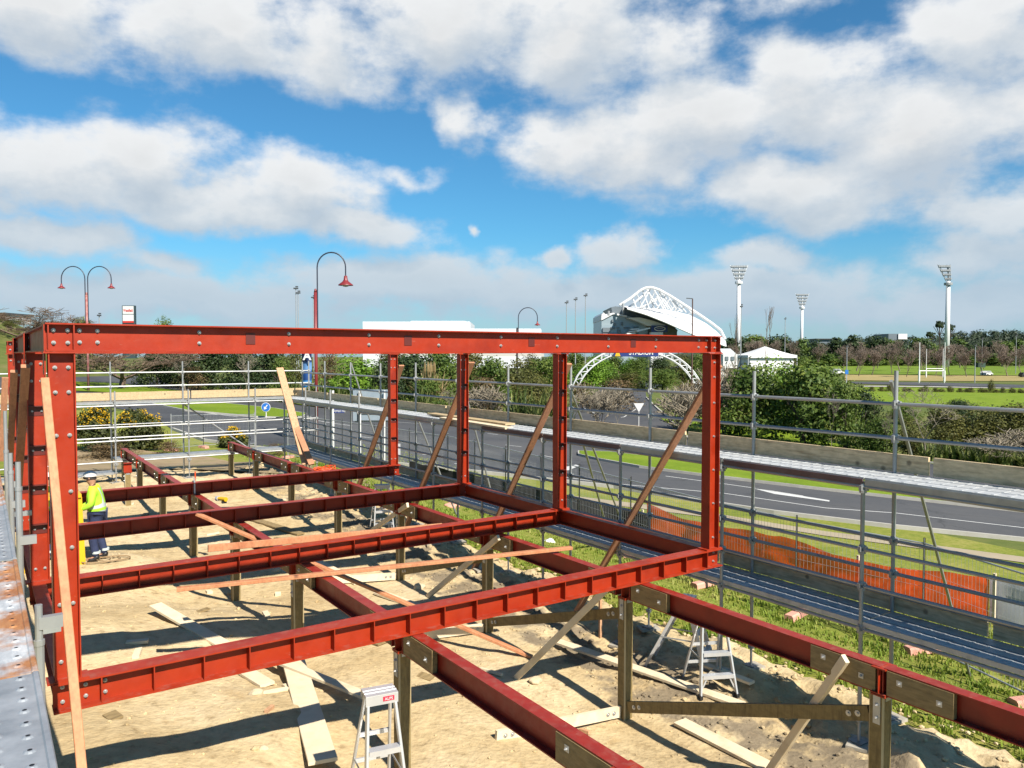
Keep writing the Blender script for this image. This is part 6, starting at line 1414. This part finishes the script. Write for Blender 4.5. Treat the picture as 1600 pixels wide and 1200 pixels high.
arch([(982,481),(1002,464),(1016,451.5)],.45,8,'truss_arch'); arch([(1000,482),(1020,471),(1036,458.5)],.45,12,'truss_arch')
W_=[((1004,453),(1014,481)),((1009,450),(1030,483)),((1012,451),(1022,482)),((1017,450),(1000,481)),((1020,450),(1040,483)),((1025,452),(1010,482)),((1028,453),(1048,484)),((1033,456),(1018,482)),((1036,459),(1052,484)),((1030,461),(1044,483)),((1026,463),(1036,483)),((1021,467),(1029,482)),((1040,462),(1026,483)),((1048,465),(1035,483)),((1045,464),(1058,486)),((1052,468),(1064,487)),((1060,472),(1048,485)),((1062,476),(1072,488)),((1070,479),(1058,487)),((1075,481),(1082,491)),((995,459),(1004,481)),((988,464),(994,480)),((1063,474),(1054,486)),((1085,489),(1076,490)),((1050,470),(1066,487))]
for i,(a,b) in enumerate(W_): MB().tube(pd(*a,3+(i%3)*3),pd(*b,3+(i%3)*4),.26,6).build('truss_brace',STEELW,ST)
for px,y0,y1 in ((973.5,474,490),(951,486,493)): MB().tube(pd(px,y1,-4),pd(px,y0,-4),.45,8).build('stack',POLEG,ST)
# white arched lattice gateway with navy name board
D2=118.0; k2=D2/1226; g=zg(990,D2,620); root=empty('arch_gateway',g,'white lattice arch over the park entrance carrying a navy name board','gateway')
def ap(t,r,o): 
    cx,cy=995,625; a=math.pi*t; return atD(cx-r*math.cos(a),cy-r*.80*math.sin(a) if True else 0,D2)+fh*o
for o in (-.5,.5):
    for r in (104,95): MB().path([ap(i/40,r,o) for i in range(41)],.10,6).build('arch_chord',STEELW,root,smooth=True)
mb=MB()
for i in range(40):
    for o in (-.5,.5): mb.tube(ap(i/40,104 if i%2 else 95,o),ap((i+1)/40,95 if i%2 else 104,o),.055,5)
mb.build('lacing',STEELW,root)
D=D2
for s,x in (('l',891),('r',1099)): MB().tube(zg(x,D2,640)-Zv*.3,atD(x,625,D2),.16,8).build('leg',STEELW,root)
def slab2(x0,y0,x1,y1,m,name,off,th=.15): return slab(x0,y0,x1,y1,D2,m,name,root,th,off)
slab2(958,534,1027,557,NAVY,'name_board',-.9,.2); text3d('STADIUM',atD(1000,554.3,D2)-fh*1.02,-YAW,1.1,WHITE,root,'lettering',3.6,bold=.02)
text3d('NORTH HARBOUR',atD(993,543,D2)-fh*1.02,-YAW,.55,WHITE,root,'upper_lettering',5.0) if False else None
mb=MB(); mb.add([atD(959.5,556.5,D2)-fh*1.03,atD(968,556.5,D2)-fh*1.03,atD(966,550.5,D2)-fh*1.03,atD(961.5,550.5,D2)-fh*1.03],[(0,1,2,3)]); y_=mb.build('yellow_mark',YELLOW,root); y_.modifiers.new('s','SOLIDIFY').thickness=.02
# tents and small pavilion right of the frame
TENT=mat('tent_fabric',(0.80,0.80,0.79),(0.86,0.86,0.85),scale=.3,rough=.6)
def tent(px0,px1,ytop,yeave,yb,D,label,m=TENT):
    a=atD(px0,yeave,D);b=atD(px1,yeave,D); w=(b-a).length; c=(a+b)/2; zt=atD((px0+px1)/2,ytop,D).z; zb=H(c.x,c.y); root=empty('marquee',(c.x,c.y,zb),label,'marquee')
    M=Matrix.Rotation(-YAW,3,'Z'); ce=[c+M@Vector((sx*w/2,sy*w/2,0)) for sx,sy in ((-1,-1),(1,-1),(1,1),(-1,1))]; mb=MB(); tp=Vector((c.x,c.y,zt)); n=6
    for i in range(4):
        p,q=ce[i],ce[(i+1)%4]
        for j in range(n):
            f0,f1=j/n,(j+1)/n; s=lambda f: f-.18*math.sin(math.pi*f)*0
            def lv(v,f): u=v.lerp(tp,f); u.z=v.z+(tp.z-v.z)*(f**1.25); return u
            mb.quad(lv(p,f0),lv(q,f0),lv(q,f1),lv(p,f1))
        mb.quad(p-Zv*.5,q-Zv*.5,q,p)
    mb.build('canopy',m,root,smooth=False)
    for p in ce: MB().tube(Vector((p.x,p.y,zb)),p,.06,6).build('tent_pole',STEELW,root)
    MB().box((c.x,c.y,(zb+c.z)/2),(w*.9,w*.9,c.z-zb-.2),M).build('side_wall',TENT,root)
tent(1158,1232,541,555,562,150,'white peaked marquee right of the frame beneath the floodlight tower'); tent(1224,1236,552,557,563,155,'small white marquee at the right end of the large one'); tent(1104,1130,542,549,556,140,'white marquee half hidden by the front right column')
g=zg(1141,128); root=empty('kiosk',g,'small white kiosk with a sloping pale roof beside the front right column','building')
slab(1130,553,1152,575,128,WHITE,'wall',root,5,2.5); 
a=[atD(1128,554,128),atD(1152,554,128),atD(1149,544.5,128)+fh*3,atD(1133,544.5,128)+fh*3]; mb=MB(); mb.add(a+[v+fh*4 for v in a]+[],[(0,1,2,3),(7,6,5,4),(0,4,5,1),(1,5,6,2),(2,6,7,3),(3,7,4,0)]); mb.build('roof',mat('kiosk_roof',(0.62,0.66,0.66),(0.68,0.72,0.72)),root)
slab(1133,557,1138,563,128,SDK,'window',root,.2,-.05); slab(1142,557,1147,563,128,SDK,'window',root,.2,-.05)
# far buildings on the right skyline
g=zg(1405,480); root=empty('office_block',g,'dark box building with a white end panel on the right skyline','building'); slab(1388,521.5,1405,560,480,SDK,'wall',root,20,10); slab(1405,521.5,1419,530,478,WHITE,'end_panel',root,18,10)
g=zg(1288,470); root=empty('office_block',g,'low dark roofed building above the bare trees left of centre skyline','building'); slab(1276,529.5,1301,560,470,SDK,'wall',root,20,10); slab(1275,529,1302,530.2,469,DKGREY,'roof_edge',root,21,10)
g=zg(8,150); root=empty('house',g,'dark roofed hilltop house at the upper left edge','building'); slab(-14,492,9,505,150,WHITE,'wall',root,8,4); slab(-16,488.5,11,492.2,150,DKGREY,'roof',root,9,4)
for x in (-8,0): slab(x,495,x+4,500,150,SDK,'window',root,.2,-.1)
# parked cars and small items
def car(px,by,D,label,body,heading=0.0,van=False):
    g=zg(px,D,by); root=empty('parked_car',g,label,'car','cars parked across the fields'); L_=4.5;W_=1.8;hh=1.75 if van else 1.5; M=Matrix.Rotation(-YAW+heading,3,'Z')
    pr=[(-L_/2,.3),(L_/2,.3),(L_/2,.75),(L_/2-.9,.9),(L_/2-1.5,hh),(-L_/2+.5,hh),(-L_/2,.95)]
    mb=MB(); n=len(pr); A=[g+M@Vector((x,-W_/2,z)) for x,z in pr];B=[g+M@Vector((x,W_/2,z)) for x,z in pr]; mb.add(A+B,[tuple(range(n)),tuple(range(2*n-1,n-1,-1))]+[(i,i+n,(i+1)%n+n,(i+1)%n) for i in range(n)]); mb.build('body',body,root)
    for sy in (-1,1):
        mb=MB(); q=[(-L_/2+.35,1.0),(L_/2-1.15,1.0),(L_/2-1.6,hh-.1),(-L_/2+.6,hh-.1)]; mb.add([g+M@Vector((x,sy*(W_/2+.01),z)) for x,z in q],[(0,1,2,3)]); mb.build('side_window',SDK,root)
        for x in (-1.35,1.35): mb=MB(); c=g+M@Vector((x,sy*W_/2,.33)); ax=M@Vector((0,.12,0)); mb.tube(c-ax,c+ax,.33,12); mb.build('wheel',BLACK,root)
SILV=mat('silver_paint',(0.45,0.47,0.48),(0.5,0.52,0.53),rough=.3,metal=.3)
car(1308,569,270,'white sport utility car parked beyond the field left of the goals',WHITE,van=True); car(1260,569,270,'silver car parked left of the white one under the bare trees',SILV); car(1542,570,250,'white car at the car park by the dark bin',WHITE,.6); car(1606,577,235,'dark car cut by the right edge of the picture',BLACK); car(952,566,150,'white van under the left half of the arch',WHITE,van=True); car(1016,566,150,'dark car under the right half of the arch',SDK)
root=empty('field_bin',zg(1532,255),'dark bin shelter by the car park at right','bin'); slab(1526,567,1537,574,255,mat('bin_green',(0.02,0.06,0.04),(0.03,0.07,0.05)),'shelter',root,2,0)
g=zg(1323,200); root=empty('field_sign',g,'small blue sign at the foot of the white field lamp post','sign'); slab(1320.5,578,1325.5,584.5,199,BLUE,'panel',root,.1,0); MB().tube(zg(1323,199),atD(1323,578,199),.06,6).build('post',WHITE,root)
# red soil bank by the arch
sheet('bare_bank',[(838,578),(870,566),(905,562),(930,572),(955,580),(985,583),(985,590),(940,592),(900,586),(850,592)],mat('bare_soil',(0.36,0.22,0.10),(0.42,0.28,0.14),scale=.2,rough=.95),.25,step=4)
sheet('park_road',[(985,606),(1005,606),(1020,580),(1060,572),(1060,577),(1020,592)],ASPH,.08,step=6)
# tree lines
for px,ty,w_,D_,c_,l in ((900,548,50,190,'mid','green tree left behind the arch, by the warehouse end'),(935,552,44,200,'bright','bright tree crown behind the left side of the arch'),(960,553,40,210,'mid','mid green tree behind the name board'),(1000,557,40,200,'mid','low green tree in the gap under the name board'),(1030,556,44,210,'dark','dark tree under the right half of the arch'),(1068,553,50,200,'olive','olive tree right of the arch crown'),(1090,552,40,190,'mid','green tree just left of the front right column'),(870,552,40,185,'mid','green tree under the lower warehouse wing'),(830,554,40,180,'olive','olive tree under the warehouse wing'),(985,558,34,205,'bright','bright low tree between the arch legs')):
    g=zg(px,D_); top=atD(px,ty,D_).z; plant('park_tree',g,w_/1226*D_*1.2,top-g.z,c_,l,'tree','park trees under the arch')
rr=random.Random(7)
for i in range(15):
    px=1150+ i*32+rr.uniform(-6,6); D_=rr.uniform(285,340); ty=rr.uniform(528,541); 
    g=zg(px,D_); top=atD(px,ty,D_).z; h=top-g.z; root=plant('bare_tree',g,h*rr.uniform(.75,1.0),h,None,'bare brown winter tree in the row behind the playing field','bare tree','bare trees behind the playing field','far')
for i in range(11):
    px=1335+i*26+rr.uniform(-8,8); D_=rr.uniform(240,270); ty=rr.uniform(533,546); g=zg(px,D_); top=atD(px,ty,D_).z; h=top-g.z; plant('bare_tree',g,h*.8,h,None,'bare young tree standing at the back edge of the playing field','bare tree','bare young trees at the back edge of the field','far')
for i in range(34):
    px=1118+i*15+rr.uniform(-6,6); D_=rr.uniform(380,470); ty=rr.uniform(521,538)+(4 if px>1400 else 0); g=zg(px,D_); top=atD(px,ty,D_).z; h=top-g.z; plant('evergreen_tree',g,h*rr.uniform(.9,1.4),h,'far' if rr.random()<.75 else 'farmid','dark evergreen tree in the belt behind the bare trees','tree','evergreens behind the playing field')
for px,ty,D_,l in ((1335,519,360,'dark conifer rising above the belt left of the box building'),(1440,528,360,'dark conifer to the right of the box building'),(1160,521,330,'dark evergreen mass right of the stadium roof end'),(1182,528,320,'dark evergreen beside the floodlight tower foot')):
    g=zg(px,D_); top=atD(px,ty,D_).z; h=top-g.z; plant('evergreen_tree',g,h*.9,h,'far',l,'tree')
for i in range(40):
    px=1180+i*11+rr.uniform(-5,5); D_=rr.uniform(345,375); g=zg(px,D_); h=atD(px,rr.uniform(551,557),D_).z-g.z; plant('hedge_shrub',g,h*2.2,h,'farmid','low green shrub at the foot of the bare trees','shrub','shrubs under the bare trees',None)
for i in range(22):
    px=1365+i*12+rr.uniform(-4,4); g=zg(px,140,602); g=atD(px,602+rr.uniform(-2,2),140); g.z=H(g.x,g.y); plant('hedge_shrub',g,1.6,rr.uniform(.7,1.3),'olive','small roadside shrub along the park road','shrub','small shrubs along the park road',None)
g=atD(1549,600,140); g.z=H(g.x,g.y); plant('sapling_tree',g,1.3,2.6,'olive','small leafy sapling standing alone beside the park road','sapling')
# umbrella pines on the skyline
for px,ty,D_,w_,l in ((1467,501,520,24,'flat topped pine, left of two beside the tall floodlight tower'),(1484,506,520,18,'flat topped pine, right of two beside the tall floodlight tower'),(1452,518,540,22,'lower flat topped pine left of the tall floodlight tower')):
    g=zg(px,D_); top=atD(px,ty,D_).z; w=w_/1226*D_; h=top-g.z; root=empty('umbrella_pine',g,l,'pine tree'); o=bpy.data.objects.new('crown',CR['pine'][0]); COL.objects.link(o); o.parent=root; o.location=(0,0,h*.80); o.scale=(w,w,h*.45); MB().path([g,g+Vector((.4,0,h*.5)),g+Vector((-.3,0,h*.85))],.35,6).build('trunk',BARKD,root)
    b=MB()
    for k in range(6): a=k*1.05; b.tube(g+Vector((0,0,h*.62)),g+Vector((w*.36*math.cos(a),w*.36*math.sin(a),h*.86)),.16,5)
    b.build('limbs',BARKD,root)
# wooded hills on the right and low ridge all round
def hills():
    mb=MB(); pts=[(600,551,552),(800,553,553),(1000,552,552),(1130,548,540),(1240,545,536),(1330,540,532),(1365,536,526),(1430,540,530),(1480,536,524),(1520,533,520),(1570,530,519),(1640,530,520),(1760,530,522),(1900,535,528)]
    n=60; rows=5; 
    def ytop(px):
        for a,b in zip(pts,pts[1:]):
            if a[0]<=px<=b[0]: f=(px-a[0])/(b[0]-a[0]); return a[2]*(1-f)+b[2]*f
    for i in range(n+1):
        px=600+1300*i/n
        for j in range(rows+1):
            f=j/rows; D_=650+ (950-650)*f; g=atD(px,555,D_); zt=atD(px,ytop(px)+3,950).z; z0=H(g.x,g.y)
            mb.v.append((g.x,g.y,z0-2+(zt-z0)*sst(0,1,f)))
    for i in range(n):
        for j in range(rows): mb.f.append((i*(rows+1)+j,(i+1)*(rows+1)+j,(i+1)*(rows+1)+j+1,i*(rows+1)+j+1)); mb.mi.append(0)
    HM=mat('hill_ground',(0.02,0.035,0.014),(0.04,0.055,0.02),scale=.02,rough=.95); tag(mb.build('hills',HM,smooth=True),kind='structure')
    rnd=random.Random(21); wd=MB(); 
    for k in range(650):
        i=rnd.uniform(.42,1)*n; px=600+1300*i/n; f=rnd.random()**.7; D_=650+300*f; g=atD(px,555,D_); zt=atD(px,ytop(px)+3,950).z; z0=H(g.x,g.y); z=z0-2+(zt-z0)*sst(0,1,f); s=rnd.uniform(4,9)
        sh0=rnd.uniform(.1,.9)
        for q in range(46):
            v=Vector((rnd.gauss(0,1),rnd.gauss(0,1),rnd.gauss(0,1))).normalized()*(rnd.random()**.4); p=Vector((g.x,g.y,z+s*.5))+Vector((v.x*s*.75,v.y*s*.75,v.z*s*.62)); leaf(wd,p,(v+Vector((0,0,.3))).normalized(),s*.16,rnd,min(1,max(0,sh0+rnd.uniform(-.2,.2))))
    o=wd.build('hillside_wood',leafmat('far_wood',(0.018,0.032,0.018),(0.032,0.05,0.026),(0.06,0.075,0.032),scale=.02,trl=.15)); wd.leafattr(o); tag(o,'dark wooded hillside along the right skyline','wood',kind='stuff')
hills()
